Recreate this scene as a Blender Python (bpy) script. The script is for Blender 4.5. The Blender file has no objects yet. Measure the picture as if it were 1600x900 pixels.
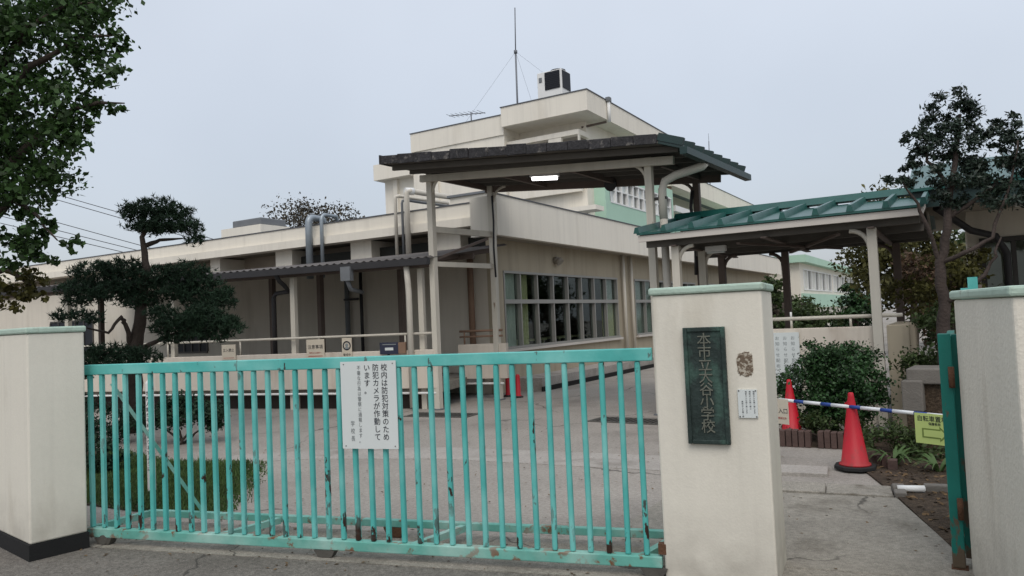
import bpy, bmesh, math, random
import numpy as np
from mathutils import Matrix, Vector
R = math.radians
random.seed(7)
sc = bpy.context.scene
col = sc.collection

# ------------------------------------------------------------------ camera
cam = bpy.data.cameras.new('camera')
cam.sensor_width = 36.0
cam.lens = 36.0 * 1160 / 1600
cam.clip_end = 2000
cam_ob = bpy.data.objects.new('camera', cam)
col.objects.link(cam_ob)
cam_ob.matrix_world = (Matrix.Translation((0, 0, 1.55)) @ Matrix.Rotation(R(31), 4, 'Z')
                       @ Matrix.Rotation(R(92.45), 4, 'X') @ Matrix.Rotation(R(-2.5), 4, 'Z'))
sc.camera = cam_ob

# ------------------------------------------------------------------ world, sun, exposure
SUN_EL, SUN_AZ = 52.0, -62.0           # the sun stands behind the photographer, veiled by cloud
world = bpy.data.worlds.new('World')
sc.world = world
world.use_nodes = True
wn = world.node_tree
wn.nodes.clear()
sky = wn.nodes.new('ShaderNodeTexSky')
sky.sky_type = 'NISHITA'
sky.sun_disc = False
sky.sun_elevation = R(SUN_EL)
sky.sun_rotation = R(90 - SUN_AZ)
sky.air_density = 1.0
sky.dust_density = 4.0
sky.ozone_density = 1.5
bg_sky = wn.nodes.new('ShaderNodeBackground')
bg_sky.inputs['Strength'].default_value = 0.05
wn.links.new(sky.outputs[0], bg_sky.inputs['Color'])
# closed cloud deck: even grey-blue, brighter towards the zenith like any overcast sky
tc = wn.nodes.new('ShaderNodeTexCoord')
sep = wn.nodes.new('ShaderNodeSeparateXYZ')
wn.links.new(tc.outputs['Generated'], sep.inputs[0])
ramp = wn.nodes.new('ShaderNodeMapRange')
ramp.inputs['From Min'].default_value = 0.0
ramp.inputs['From Max'].default_value = 1.0
ramp.inputs['To Min'].default_value = 0.50
ramp.inputs['To Max'].default_value = 1.05
wn.links.new(sep.outputs['Z'], ramp.inputs['Value'])
cn = wn.nodes.new('ShaderNodeTexNoise')
cn.inputs['Scale'].default_value = 1.6
cn.inputs['Detail'].default_value = 4
wn.links.new(tc.outputs['Generated'], cn.inputs['Vector'])
cr = wn.nodes.new('ShaderNodeMapRange')
cr.inputs['From Min'].default_value = 0.3
cr.inputs['From Max'].default_value = 0.7
cr.inputs['To Min'].default_value = 0.91
cr.inputs['To Max'].default_value = 1.07
wn.links.new(cn.outputs['Fac'], cr.inputs['Value'])
mul = wn.nodes.new('ShaderNodeMath')
mul.operation = 'MULTIPLY'
wn.links.new(ramp.outputs[0], mul.inputs[0])
wn.links.new(cr.outputs[0], mul.inputs[1])
bg_cl = wn.nodes.new('ShaderNodeBackground')
bg_cl.inputs['Color'].default_value = (0.865, 0.915, .985, 1)
wn.links.new(mul.outputs[0], bg_cl.inputs['Strength'])
add = wn.nodes.new('ShaderNodeAddShader')
wn.links.new(bg_sky.outputs[0], add.inputs[0])
wn.links.new(bg_cl.outputs[0], add.inputs[1])
wo = wn.nodes.new('ShaderNodeOutputWorld')
wn.links.new(add.outputs[0], wo.inputs['Surface'])

sun = bpy.data.lights.new('sun', 'SUN')
sun.energy = 1.1
sun.angle = R(35)
sun.color = (1.0, 0.96, 0.90)
sun_ob = bpy.data.objects.new('sun', sun)
col.objects.link(sun_ob)
sd = Vector((math.cos(R(SUN_EL)) * math.cos(R(SUN_AZ)), math.cos(R(SUN_EL)) * math.sin(R(SUN_AZ)), math.sin(R(SUN_EL))))
sun_ob.rotation_euler = sd.to_track_quat('Z', 'Y').to_euler()
sun_ob.location = (8, -12, 30)
sc.view_settings.view_transform = 'Standard'
sc.view_settings.look = 'None'
sc.view_settings.exposure = -0.06
sc.view_settings.gamma = 1.0
sc.view_settings.use_curve_mapping = False
sc.render.engine = 'CYCLES'
sc.cycles.max_bounces = 6
sc.cycles.transparent_max_bounces = 12

# ------------------------------------------------------------------ materials
MATS = {}
def srgb(r, g, b):
    f = lambda c: (c / 255 / 12.92) if c / 255 <= 0.04045 else ((c / 255 + 0.055) / 1.055) ** 2.4
    return (f(r), f(g), f(b))

def mat(name, c, rough=.8, var=.12, scale=1.5, bump=.15, bscale=60., metal=0., spec=.3, stain=None, island=0., emit=0., trans=0., streak=0., dirt=None, speck=0., crack=0., fade=None):
    """stain = (colour, threshold, softness, scale, z-stretch, low_z): wear with a shape of its own"""
    m = bpy.data.materials.new(name)
    m.use_nodes = True
    nt = m.node_tree
    N, L = nt.nodes, nt.links
    b = N['Principled BSDF']
    geo = N.new('ShaderNodeNewGeometry')
    b.inputs['Roughness'].default_value = rough
    b.inputs['Metallic'].default_value = metal
    b.inputs['Specular IOR Level'].default_value = spec
    n1 = N.new('ShaderNodeTexNoise')
    n1.inputs['Scale'].default_value = scale
    n1.inputs['Detail'].default_value = 8
    n1.inputs['Roughness'].default_value = .65
    L.new(geo.outputs['Position'], n1.inputs['Vector'])
    mr = N.new('ShaderNodeMapRange')
    mr.inputs['From Min'].default_value = .25
    mr.inputs['From Max'].default_value = .75
    mr.inputs['To Min'].default_value = 1 - var
    mr.inputs['To Max'].default_value = 1 + var
    L.new(n1.outputs['Fac'], mr.inputs['Value'])
    fac = mr.outputs[0]
    if island:
        mi = N.new('ShaderNodeMapRange')
        mi.inputs['To Min'].default_value = 1 - island
        mi.inputs['To Max'].default_value = 1 + island
        L.new(geo.outputs['Random Per Island'], mi.inputs['Value'])
        mm = N.new('ShaderNodeMath')
        mm.operation = 'MULTIPLY'
        L.new(fac, mm.inputs[0])
        L.new(mi.outputs[0], mm.inputs[1])
        fac = mm.outputs[0]
    mx = N.new('ShaderNodeVectorMath')
    mx.operation = 'SCALE'
    mx.inputs[0].default_value = c
    L.new(fac, mx.inputs['Scale'])
    out = mx.outputs[0]
    if stain:
        scol, th, soft, ssc, zs, low = stain
        mp = N.new('ShaderNodeMapping')
        mp.inputs['Scale'].default_value = (1, 1, zs)
        L.new(geo.outputs['Position'], mp.inputs['Vector'])
        n2 = N.new('ShaderNodeTexNoise')
        n2.inputs['Scale'].default_value = ssc
        n2.inputs['Detail'].default_value = 6
        n2.inputs['Roughness'].default_value = .6
        L.new(mp.outputs[0], n2.inputs['Vector'])
        val = n2.outputs['Fac']
        if low:
            sp = N.new('ShaderNodeSeparateXYZ')
            L.new(geo.outputs['Position'], sp.inputs[0])
            lz = N.new('ShaderNodeMapRange')
            lz.inputs['From Min'].default_value = 0
            lz.inputs['From Max'].default_value = low[0]
            lz.inputs['To Min'].default_value = low[1]
            lz.inputs['To Max'].default_value = 0
            L.new(sp.outputs['Z'], lz.inputs['Value'])
            ad = N.new('ShaderNodeMath')
            ad.operation = 'ADD'
            L.new(val, ad.inputs[0])
            L.new(lz.outputs[0], ad.inputs[1])
            val = ad.outputs[0]
        st = N.new('ShaderNodeMapRange')
        st.inputs['From Min'].default_value = th
        st.inputs['From Max'].default_value = th + soft
        L.new(val, st.inputs['Value'])
        mc = N.new('ShaderNodeMix')
        mc.data_type = 'RGBA'
        L.new(st.outputs[0], mc.inputs['Factor'])
        L.new(out, mc.inputs[6])
        mc.inputs[7].default_value = (*scol, 1)
        out = mc.outputs[2]
    def noise(sc_, det, mscale=None):
        n_ = N.new('ShaderNodeTexNoise')
        n_.inputs['Scale'].default_value = sc_
        n_.inputs['Detail'].default_value = det
        src = geo.outputs['Position']
        if mscale:
            mp_ = N.new('ShaderNodeMapping')
            mp_.inputs['Scale'].default_value = mscale
            L.new(src, mp_.inputs['Vector'])
            src = mp_.outputs[0]
        L.new(src, n_.inputs['Vector'])
        return n_.outputs['Fac']
    def rng_(v, a, c2, lo, hi):
        r_ = N.new('ShaderNodeMapRange')
        for k_, x_ in (('From Min', a), ('From Max', c2), ('To Min', lo), ('To Max', hi)):
            r_.inputs[k_].default_value = x_
        L.new(v, r_.inputs['Value'])
        return r_.outputs[0]
    def scale(o_, f_):
        v_ = N.new('ShaderNodeVectorMath')
        v_.operation = 'SCALE'
        L.new(o_, v_.inputs[0])
        L.new(f_, v_.inputs['Scale'])
        return v_.outputs[0]
    def mixc(o_, f_, c2):
        m_ = N.new('ShaderNodeMix')
        m_.data_type = 'RGBA'
        L.new(f_, m_.inputs['Factor'])
        L.new(o_, m_.inputs[6])
        m_.inputs[7].default_value = (*c2, 1)
        return m_.outputs[2]
    def mulv(a_, c2):
        v_ = N.new('ShaderNodeMath')
        v_.operation = 'MULTIPLY'
        L.new(a_, v_.inputs[0])
        L.new(c2, v_.inputs[1])
        return v_.outputs[0]
    if fade:                    # sun-bleached, chalky patches of the paint
        out = mixc(out, rng_(noise(2.6, 5), .42, .68, 0, fade[1]), fade[0])
    if streak:                  # rain streaks
        out = scale(out, rng_(noise(5.0, 4, (1, 1, .05)), .50, .74, 1, 1 - streak))
        out = scale(out, rng_(noise(17.0, 3, (1, 1, .04)), .55, .75, 1, 1 - streak * .6))
    if speck:                   # aggregate and grit
        out = scale(out, rng_(noise(150, 2), .35, .65, 1 - speck, 1 + speck))
        out = scale(out, rng_(noise(32, 4), .35, .65, 1 - speck * .6, 1 + speck * .6))
    if crack:                   # hairline cracks
        nz = N.new('ShaderNodeTexNoise')
        nz.inputs['Scale'].default_value = 2.2
        nz.inputs['Detail'].default_value = 5
        L.new(geo.outputs['Position'], nz.inputs['Vector'])
        av = N.new('ShaderNodeVectorMath')
        av.operation = 'MULTIPLY_ADD'
        L.new(nz.outputs['Color'], av.inputs[0])
        av.inputs[1].default_value = (.5, .5, 0)
        L.new(geo.outputs['Position'], av.inputs[2])
        vo = N.new('ShaderNodeTexVoronoi')
        vo.feature = 'DISTANCE_TO_EDGE'
        vo.inputs['Scale'].default_value = crack
        L.new(av.outputs[0], vo.inputs['Vector'])
        cf = mulv(rng_(vo.outputs['Distance'], .002, .007, .75, 0), rng_(noise(.55, 2), .46, .54, 0, 1))
        out = mixc(out, cf, (.035, .032, .028))
    if dirt:                    # splashed dirt above the ground
        sp2 = N.new('ShaderNodeSeparateXYZ')
        L.new(geo.outputs['Position'], sp2.inputs[0])
        df = mulv(rng_(sp2.outputs['Z'], 0, dirt[0], dirt[1], 0), rng_(noise(6, 6), .3, .65, .25, 1))
        out = mixc(out, df, (.13, .11, .085))
    L.new(out, b.inputs['Base Color'])
    if bump:
        n3 = N.new('ShaderNodeTexNoise')
        n3.inputs['Scale'].default_value = bscale
        n3.inputs['Detail'].default_value = 4
        L.new(geo.outputs['Position'], n3.inputs['Vector'])
        bp = N.new('ShaderNodeBump')
        bp.inputs['Strength'].default_value = bump
        bp.inputs['Distance'].default_value = .02
        L.new(n3.outputs['Fac'], bp.inputs['Height'])
        L.new(bp.outputs[0], b.inputs['Normal'])
    if emit:
        b.inputs['Emission Color'].default_value = (*c, 1)
        b.inputs['Emission Strength'].default_value = emit
    if trans:
        tr = N.new('ShaderNodeBsdfTranslucent')
        L.new(out, tr.inputs['Color'])
        ms = N.new('ShaderNodeMixShader')
        ms.inputs[0].default_value = trans
        L.new(b.outputs[0], ms.inputs[1])
        L.new(tr.outputs[0], ms.inputs[2])
        L.new(ms.outputs[0], N['Material Output'].inputs['Surface'])
    MATS[name] = m
    return m

def glass_mat(name, tint, refl):
    m = bpy.data.materials.new(name)
    m.use_nodes = True
    nt = m.node_tree
    N, L = nt.nodes, nt.links
    N.clear()
    o = N.new('ShaderNodeOutputMaterial')
    t = N.new('ShaderNodeBsdfTransparent')
    t.inputs[0].default_value = (*tint, 1)
    g = N.new('ShaderNodeBsdfGlossy')
    g.inputs['Roughness'].default_value = .02
    g.inputs['Color'].default_value = (.9, .95, .95, 1)
    lw = N.new('ShaderNodeLayerWeight')
    lw.inputs[0].default_value = .5
    pw = N.new('ShaderNodeMath')
    pw.operation = 'POWER'
    pw.inputs[1].default_value = 3.5
    L.new(lw.outputs['Facing'], pw.inputs[0])
    fr = N.new('ShaderNodeMapRange')
    fr.inputs['To Min'].default_value = .04
    fr.inputs['To Max'].default_value = refl
    L.new(pw.outputs[0], fr.inputs['Value'])
    mx = N.new('ShaderNodeMixShader')
    L.new(fr.outputs[0], mx.inputs[0])
    L.new(t.outputs[0], mx.inputs[1])
    L.new(g.outputs[0], mx.inputs[2])
    L.new(mx.outputs[0], o.inputs['Surface'])
    MATS[name] = m

RUST = (.035, .016, .010)
mat('concrete_yard', (.292, .267, .236), .92, .20, .6, .35, 70, stain=((.185, .165, .145), .53, .22, .7, 1, None), speck=.22, crack=.35)
mat('concrete_road', (.150, .136, .118), .92, .18, 1.0, .4, 110, stain=((.095, .084, .072), .52, .22, 1.0, 1, None), speck=.32, crack=.5)
mat('concrete_light', (.335, .31, .28), .9, .15, 1.5, .2, 90, speck=.18, stain=((.22, .20, .175), .55, .15, 2.0, 1, None))
mat('concrete_path', (.255, .236, .200), .92, .18, 1.3, .35, 100, stain=((.15, .135, .11), .54, .18, 1.6, 1, None), speck=.24, crack=.55)
mat('concrete_slab', (.26, .24, .205), .9, .2, 3, .3, 90, island=.12, speck=.25, stain=((.13, .115, .09), .56, .12, 4, 1, None))
mat('dark_gap', (.015, .014, .013), .95, .1, 3, 0)
mat('soil', (.060, .043, .029), 1., .4, 5, 1.0, 30, speck=.45)
mat('wall_cream', (.735, .69, .60), .85, .05, .5, .08, 70, stain=((.61, .56, .47), .57, .26, .9, .18, None), streak=.085)
mat('wall_low', (.60, .555, .475), .85, .06, .7, .1, 70, stain=((.46, .415, .345), .57, .2, 1.1, .2, None), streak=.07)
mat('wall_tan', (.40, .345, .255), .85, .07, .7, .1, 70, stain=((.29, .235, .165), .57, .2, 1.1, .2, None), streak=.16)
mat('wall_mint', (.40, .58, .46), .8, .06, .6, .05, 70)
mat('terrace_paint', (.60, .54, .46), .85, .06, .9, .1, 60, stain=((.42, .35, .28), .58, .16, 1.8, .3, None), streak=.12)
mat('pillar_paint', (.69, .655, .565), .85, .05, 1.0, .07, 70, stain=((.53, .49, .405), .56, .18, 2.2, .25, None), streak=.09, dirt=(.45, .5), speck=.018)
mat('pillar_rough', (.66, .625, .54), .85, .06, 1.0, .25, 45, stain=((.47, .43, .355), .56, .18, 2.2, .25, None), streak=.09, dirt=(.45, .5), speck=.018)
mat('cap_mint', (.40, .51, .43), .75, .12, 3, .25, 45, stain=((.27, .30, .245), .57, .12, 6, 1, None), streak=.1)
mat('black_base', (.012, .012, .012), .7, .2, 5, .1)
mat('turquoise', (.080, .400, .365), .55, .10, 5, .06, 60, spec=.3, stain=(RUST, .635, .012, 13, .40, (.42, .15)), fade=((.23, .56, .52), .85))
mat('turquoise_pale', (.12, .36, .30), .6, .18, 5, .1, 60, stain=((.16, .075, .035), .585, .05, 9, 1, (.4, .03)), fade=((.40, .56, .50), .8))
mat('gate_green', (.010, .155, .125), .45, .15, 5, .06, 60, stain=((.10, .075, .05), .62, .03, 7, .4, (.45, .25)))
mat('dark_wood', (.030, .024, .020), .9, .3, 6, .2)
mat('rust', (.10, .05, .028), .9, .4, 12, .5, 60)
mat('wheel_grey', (.085, .08, .07), .7, .2, 9, .2)
mat('post_cream', (.55, .515, .44), .6, .06, 2, .03, 60, stain=((.20, .14, .09), .66, .06, 5, .3, None), streak=.12)
mat('post_brown', (.13, .10, .085), .7, .15, 3, .05)
mat('roof_dark', (.030, .029, .031), .8, .45, 4, .6, 30, stain=((.13, .12, .11), .56, .10, 7, 1, None), speck=.35)
mat('roof_under', (.12, .11, .097), .85, .15, 2, .05)
mat('roof_corrugated', (.12, .11, .105), .8, .3, 2, .2, 40)
mat('teal_roof', (.007, .074, .062), .35, .16, 2, .05, 40, spec=.5, fade=((.035, .12, .10), .5), streak=.2)
mat('teal_dark', (.006, .027, .025), .45, .15, 3, .05, 40, spec=.5)
mat('fascia_white', (.55, .51, .46), .7, .07, 2, .05)
mat('coping', (.09, .095, .105), .6, .2, 3, .05)
mat('recess', (.42, .36, .295), .9, .2, 1.2, .1)  # brown darkened so the recess shadow sits in the wall colour
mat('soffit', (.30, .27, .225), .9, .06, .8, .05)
mat('frame_alu', (.33, .32, .295), .45, .05, 3, 0, metal=.3)
mat('frame_dark', (.05, .045, .04), .5, .1, 3, 0)
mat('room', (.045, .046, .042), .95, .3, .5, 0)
mat('curtain', (.80, .72, .42), .9, .08, 4, .1, 20)
mat('curtain_white', (.62, .62, .57), .9, .08, 4, .1, 20)
mat('panel_grey', (.24, .24, .225), .7, .06, 1, 0)
mat('steel', (.30, .34, .37), .5, .12, 4, .05, metal=.6)
mat('grey_box', (.16, .17, .18), .7, .15, 3, .1)
mat('white_paint', (.72, .72, .70), .6, .04, 2, .03)
mat('pipe_cream', (.56, .525, .455), .55, .05, 3, .02)
mat('pipe_dark', (.035, .034, .036), .55, .15, 3, .02)
mat('louvre', (.012, .014, .02), .6, .1, 3, 0)
mat('antenna', (.16, .17, .19), .5, .1, 3, 0)
mat('paper', (.60, .635, .62), .7, .03, 3, 0)
mat('paper_cream', (.56, .50, .40), .75, .05, 3, 0)
mat('ink', (.018, .02, .03), .8, .1, 5, 0)
mat('ink_grey', (.22, .24, .24), .8, .1, 5, 0)
mat('ink_red', (.35, .06, .05), .8, .1, 5, 0)
mat('bronze', (.026, .040, .036), .5, .35, 6, .25, 40, metal=.2, stain=((.07, .14, .11), .50, .2, 6, .5, None))
mat('bronze_letter', (.15, .155, .125), .5, .35, 20, .1, metal=.2)
mat('residue', (.16, .12, .085), .9, .6, 55, .3, 60, stain=((.42, .38, .31), .52, .05, 55, 1, None))
mat('cone_red', (.44, .008, .020), .5, .10, 4, .04, spec=.35, stain=((.25, .03, .03), .58, .12, 14, .5, None), dirt=(.25, .35))
mat('cone_base', (.02, .02, .02), .7, .15, 8, .1)
mat('bar_white', (.66, .67, .68), .5, .05, 5, 0)
mat('bar_blue', (.02, .055, .24), .45, .05, 5, 0)
mat('sign_yellow', (.50, .60, .20), .6, .05, 5, 0)
mat('sign_olive', (.16, .22, .05), .6, .05, 5, 0)
mat('brick_dark', (.085, .055, .047), .85, .25, 6, .3, 50, island=.3)
mat('bench_stone', (.155, .142, .125), .9, .2, 3, .3, 60)
mat('banner_blue', (.03, .035, .06), .7, .1, 5, 0)
mat('banner_brown', (.22, .14, .095), .8, .1, 5, 0)
mat('brass_red', (.45, .02, .03), .5, .05, 5, 0)
mat('bark', (.060, .047, .038), .95, .3, 5, .8, 30)
mat('bark_pale', (.055, .042, .036), .95, .3, 5, .8, 30)
mat('leaf_big', (.036, .076, .020), .55, .3, 1.0, 0, island=.65, trans=.3)
mat('leaf_yellow', (.085, .078, .020), .6, .3, 2, 0, island=.5, trans=.25)
mat('leaf_pine', (.015, .036, .017), .7, .3, 1.5, 0, island=.45)
mat('leaf_podo', (.016, .030, .018), .5, .25, 2, 0, island=.45, spec=.4)
mat('leaf_bush', (.020, .054, .015), .5, .3, 2, 0, island=.6, spec=.3)
mat('leaf_mid', (.042, .065, .020), .6, .35, .8, 0, island=.5, trans=.2)
mat('leaf_olive', (.070, .068, .018), .6, .35, .8, 0, island=.5, trans=.2)
mat('leaf_brown', (.050, .043, .030), .8, .3, .6, 0, island=.4)
mat('leaf_red', (.075, .045, .025), .7, .3, 1, 0, island=.5, trans=.2)
mat('leaf_grass', (.058, .100, .028), .7, .3, 2, 0, island=.5, trans=.2)
mat('leaf_strap', (.055, .095, .030), .55, .3, 3, 0, island=.4, trans=.15)
mat('litter', (.11, .07, .035), .9, .3, 4, 0, island=.6)
mat('wire', (.02, .02, .022), .6, .1, 3, 0)
mat('lamp_glow', (1.0, .97, .98), .5, 0, 1, 0, emit=3.0)
glass_mat('glass_dark', (.70, .75, .73), .25)
glass_mat('glass_light', (.80, .85, .83), .3)

# ------------------------------------------------------------------ mesh helpers (all shapes are given in world metres)
INV = {}
def frame(x, y, rot=0., z=0.):
    return Matrix.Translation((x, y, z)) @ Matrix.Rotation(R(rot), 4, 'Z')

def setp(o, label=None, cat=None, group=None, kind=None):
    for k, v in (('label', label), ('category', cat), ('group', group), ('kind', kind)):
        if v:
            o[k] = v
    return o

def thing(name, label, cat, x, y, rot=0., z=0., group=None):
    o = bpy.data.objects.new(name, None)
    col.objects.link(o)
    M = frame(x, y, rot, z)
    o.matrix_world = M
    o.empty_display_size = .2
    INV[o.name] = M.inverted()
    o['F'] = 0
    del o['F']
    return setp(o, label, cat, group)

class B:
    """collects shapes of ONE part"""
    def __init__(s, M=None):
        s.bm = bmesh.new()
        s.M = M
    def _f(s, vs):
        if s.M:
            for v in vs:
                v.co = s.M @ v.co
    def box(s, x0, x1, y0, y1, z0, z1):
        r = bmesh.ops.create_cube(s.bm, size=1)['verts']
        for v in r:
            v.co = Vector(((x0 + x1) / 2 + v.co.x * (x1 - x0), (y0 + y1) / 2 + v.co.y * (y1 - y0), (z0 + z1) / 2 + v.co.z * (z1 - z0)))
        s._f(r)
        return s
    def beam(s, p, q, w, h, up=(0, 0, 1)):
        p, q, up = Vector(p), Vector(q), Vector(up)
        d = (q - p).normalized()
        sx = d.cross(up)
        if sx.length < 1e-4:
            sx = Vector((1, 0, 0))
        sx.normalize()
        u = sx.cross(d).normalized()
        vs = []
        for e in (p, q):
            for a, b in ((-1, -1), (1, -1), (1, 1), (-1, 1)):
                vs.append(s.bm.verts.new(e + sx * (a * w / 2) + u * (b * h / 2)))
        s._f(vs)
        for f in ((0, 1, 2, 3), (7, 6, 5, 4), (0, 4, 5, 1), (1, 5, 6, 2), (2, 6, 7, 3), (3, 7, 4, 0)):
            s.bm.faces.new([vs[i] for i in f])
        return s
    def tube(s, pts, r, n=10, caps=True):
        pts = [Vector(p) for p in pts]
        rs = r if isinstance(r, (list, tuple)) else [r] * len(pts)
        rings = []
        ref = None
        for i, p in enumerate(pts):
            d = (pts[min(i + 1, len(pts) - 1)] - pts[max(i - 1, 0)]).normalized()
            if ref is None:
                ref = Vector((0, 0, 1)) if abs(d.z) < .9 else Vector((1, 0, 0))
            a = d.cross(ref)
            if a.length < 1e-4:
                a = d.cross(Vector((0, 1, 0)))
            a.normalize()
            b = d.cross(a).normalized()
            ref = a.cross(d)
            ring = [s.bm.verts.new(p + (a * math.cos(t) + b * math.sin(t)) * rs[i]) for t in [2 * math.pi * k / n for k in range(n)]]
            s._f(ring)
            rings.append(ring)
        for A, C in zip(rings, rings[1:]):
            for k in range(n):
                s.bm.faces.new((A[k], A[(k + 1) % n], C[(k + 1) % n], C[k])).smooth = True
        if caps:
            s.bm.faces.new(rings[0])
            s.bm.faces.new(list(reversed(rings[-1])))
        return s
    def prism(s, bottom, top):
        a = [s.bm.verts.new(p) for p in bottom]
        b = [s.bm.verts.new(p) for p in top]
        s._f(a + b)
        n = len(a)
        s.bm.faces.new(list(reversed(a)))
        s.bm.faces.new(b)
        for k in range(n):
            s.bm.faces.new((a[k], a[(k + 1) % n], b[(k + 1) % n], b[k]))
        return s
    def poly(s, pts, z0, z1):
        return s.prism([(x, y, z0) for x, y in pts], [(x, y, z1) for x, y in pts])
    def lathe(s, c, prof, n=24):
        rings = []
        for r, z in prof:
            ring = [s.bm.verts.new((c[0] + r * math.cos(2 * math.pi * k / n), c[1] + r * math.sin(2 * math.pi * k / n), c[2] + z)) for k in range(n)]
            s._f(ring)
            rings.append(ring)
        for A, C in zip(rings, rings[1:]):
            for k in range(n):
                s.bm.faces.new((A[k], A[(k + 1) % n], C[(k + 1) % n], C[k])).smooth = True
        s.bm.faces.new(list(reversed(rings[0])))
        s.bm.faces.new(rings[-1])
        return s

def root_inv(parent):
    p = parent
    while p.parent:
        p = p.parent
    return INV[p.name]

def mk(name, b, m, parent=None, origin=None, label=None, cat=None, group=None, kind=None, bevel=0.):
    """origin is used by top-level meshes; parts are expressed in their thing's space"""
    bm = b.bm
    bmesh.ops.recalc_face_normals(bm, faces=bm.faces)
    if parent is not None:
        bm.transform(root_inv(parent))
    elif origin is not None:
        bm.transform(Matrix.Translation((-origin[0], -origin[1], -origin[2])))
    me = bpy.data.meshes.new(name)
    bm.to_mesh(me)
    bm.free()
    me.materials.append(MATS[m])
    o = bpy.data.objects.new(name, me)
    col.objects.link(o)
    if parent is not None:
        o.parent = parent
    elif origin is not None:
        o.location = origin
        INV[o.name] = Matrix.Translation(origin).inverted()
    else:
        INV[o.name] = Matrix.Identity(4)
    if bevel:
        md = o.modifiers.new('edge', 'BEVEL')
        md.width = bevel
        md.segments = 2
        md.limit_method = 'ANGLE'
    return setp(o, label, cat, group, kind)

def inst(name, me, parent, loc=(0, 0, 0), rz=0.):
    o = bpy.data.objects.new(name, me)
    col.objects.link(o)
    o.parent = parent
    o.location = loc
    o.rotation_euler = (0, 0, rz)
    return o

def text(name, s, size, m, parent, M, line=1.0, ext=.0006, align='CENTER', sx=1.):
    """flat lettering; M places it (its x to the right, its y up, its z towards the reader)"""
    cu = bpy.data.curves.new('lettering', 'FONT')
    cu.body = s
    cu.size = size
    cu.align_x = align
    cu.align_y = 'TOP'
    cu.space_line = line
    cu.extrude = ext
    cu.resolution_u = 2
    to = bpy.data.objects.new('lettering', cu)
    col.objects.link(to)
    dg = bpy.context.evaluated_depsgraph_get()
    me = bpy.data.meshes.new_from_object(to.evaluated_get(dg))
    bpy.data.objects.remove(to)
    me.transform((root_inv(parent) @ M) @ Matrix.Diagonal((sx, 1, 1, 1)))
    me.materials.clear()
    me.materials.append(MATS[m])
    o = bpy.data.objects.new(name, me)
    col.objects.link(o)
    o.parent = parent
    return o

def face_on(F, x, y, z):
    """text placement on a vertical face of frame F that looks towards the frame's -y"""
    return F @ Matrix.Translation((x, y, z)) @ Matrix.Rotation(R(90), 4, 'X')

# ------------------------------------------------------------------ foliage helpers
def np_mesh(name, V, F4, m, parent, kind=None):
    Mi = np.array(root_inv(parent))
    V = V @ Mi[:3, :3].T + Mi[:3, 3]
    me = bpy.data.meshes.new(name)
    nf, k = F4.shape
    me.vertices.add(len(V))
    me.vertices.foreach_set('co', V.astype(np.float32).ravel())
    me.loops.add(nf * k)
    me.loops.foreach_set('vertex_index', F4.astype(np.int32).ravel())
    me.polygons.add(nf)
    me.polygons.foreach_set('loop_start', np.arange(0, nf * k, k, dtype=np.int32))
    me.polygons.foreach_set('loop_total', np.full(nf, k, dtype=np.int32))
    me.update(calc_edges=True)
    me.materials.append(MATS[m])
    o = bpy.data.objects.new(name, me)
    col.objects.link(o)
    o.parent = parent
    return setp(o, kind=kind)

def unit(v):
    return v / np.maximum(np.linalg.norm(v, axis=1, keepdims=True), 1e-6)

def leaf_quads(rng, P, Nrm, size, aspect=.55, fold=0.):
    n = len(P)
    a = unit(np.cross(Nrm, rng.normal(size=(n, 3))))
    b = np.cross(Nrm, a)
    L = size * rng.uniform(.5, 1.5, (n, 1))
    W = L * aspect
    v0 = P - a * L / 2
    v1 = P + b * W / 2 + a * L * .08
    v2 = P + a * L / 2 - Nrm * L * .12
    v3 = P - b * W / 2 + a * L * .08
    V = np.stack([v0, v1, v2, v3], 1).reshape(-1, 3)
    return V, np.arange(4 * n).reshape(n, 4)

def crown(name, clumps, dens, size, m, parent, seed, aspect=.55, sub=9, tight=.42, up=.35, zs=.8, aniso=1.):
    """leaf-sized faces gathered in twigs through each clump's volume; clumps: (x, y, z, radius)"""
    rng = np.random.default_rng(seed)
    Ps, Ns = [], []
    for (x, y, z, r) in clumps:
        c = np.array([x, y, z])
        ns = max(3, int(sub * (r / .3) ** 1.3))
        d = unit(rng.normal(size=(ns, 3)))
        rr = rng.uniform(.25, 1.0, (ns, 1)) ** .6 * r
        sc_ = c + d * rr * np.array([aniso, aniso, zs])
        n = int(dens * r * r * 750) + 6
        k = rng.integers(0, ns, n)
        off = rng.normal(size=(n, 3)) * (r * tight * .55)
        off[:, 2] *= .75
        P = sc_[k] + off
        Ps.append(P)
        nn = unit(rng.normal(size=(n, 3)) + unit(P - c) * .6 + np.array([0, 0, up]))
        Ns.append(nn)
    P, Nn = np.concatenate(Ps), np.concatenate(Ns)
    V, F = leaf_quads(rng, P, Nn, size, aspect)
    return np_mesh(name, V, F, m, parent)

def needles(name, clumps, dens, length, m, parent, seed, zs=.45, per=9):
    """tufts of needles for the pruned pine's pads"""
    rng = np.random.default_rng(seed)
    Ps = []
    for (x, y, z, r) in clumps:
        n = int(dens * r * r * 420) + 4
        d = unit(rng.normal(size=(n, 3)))
        rr = rng.uniform(.2, 1., (n, 1)) ** .5 * r
        P = np.array([x, y, z]) + d * rr * np.array([1.32, 1.32, zs + .08]) + rng.normal(size=(n, 3)) * .025
        Ps.append(P)
    P = np.repeat(np.concatenate(Ps), per, axis=0)
    n = len(P)
    d = unit(rng.normal(size=(n, 3)) + np.array([0, 0, .75]))
    w = unit(np.cross(d, rng.normal(size=(n, 3)))) * .0085
    L = length * rng.uniform(.6, 1.25, (n, 1))
    V = np.stack([P - w, P + w, P + d * L], 1).reshape(-1, 3)
    return np_mesh(name, V, np.arange(3 * n).reshape(n, 3), m, parent)

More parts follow.
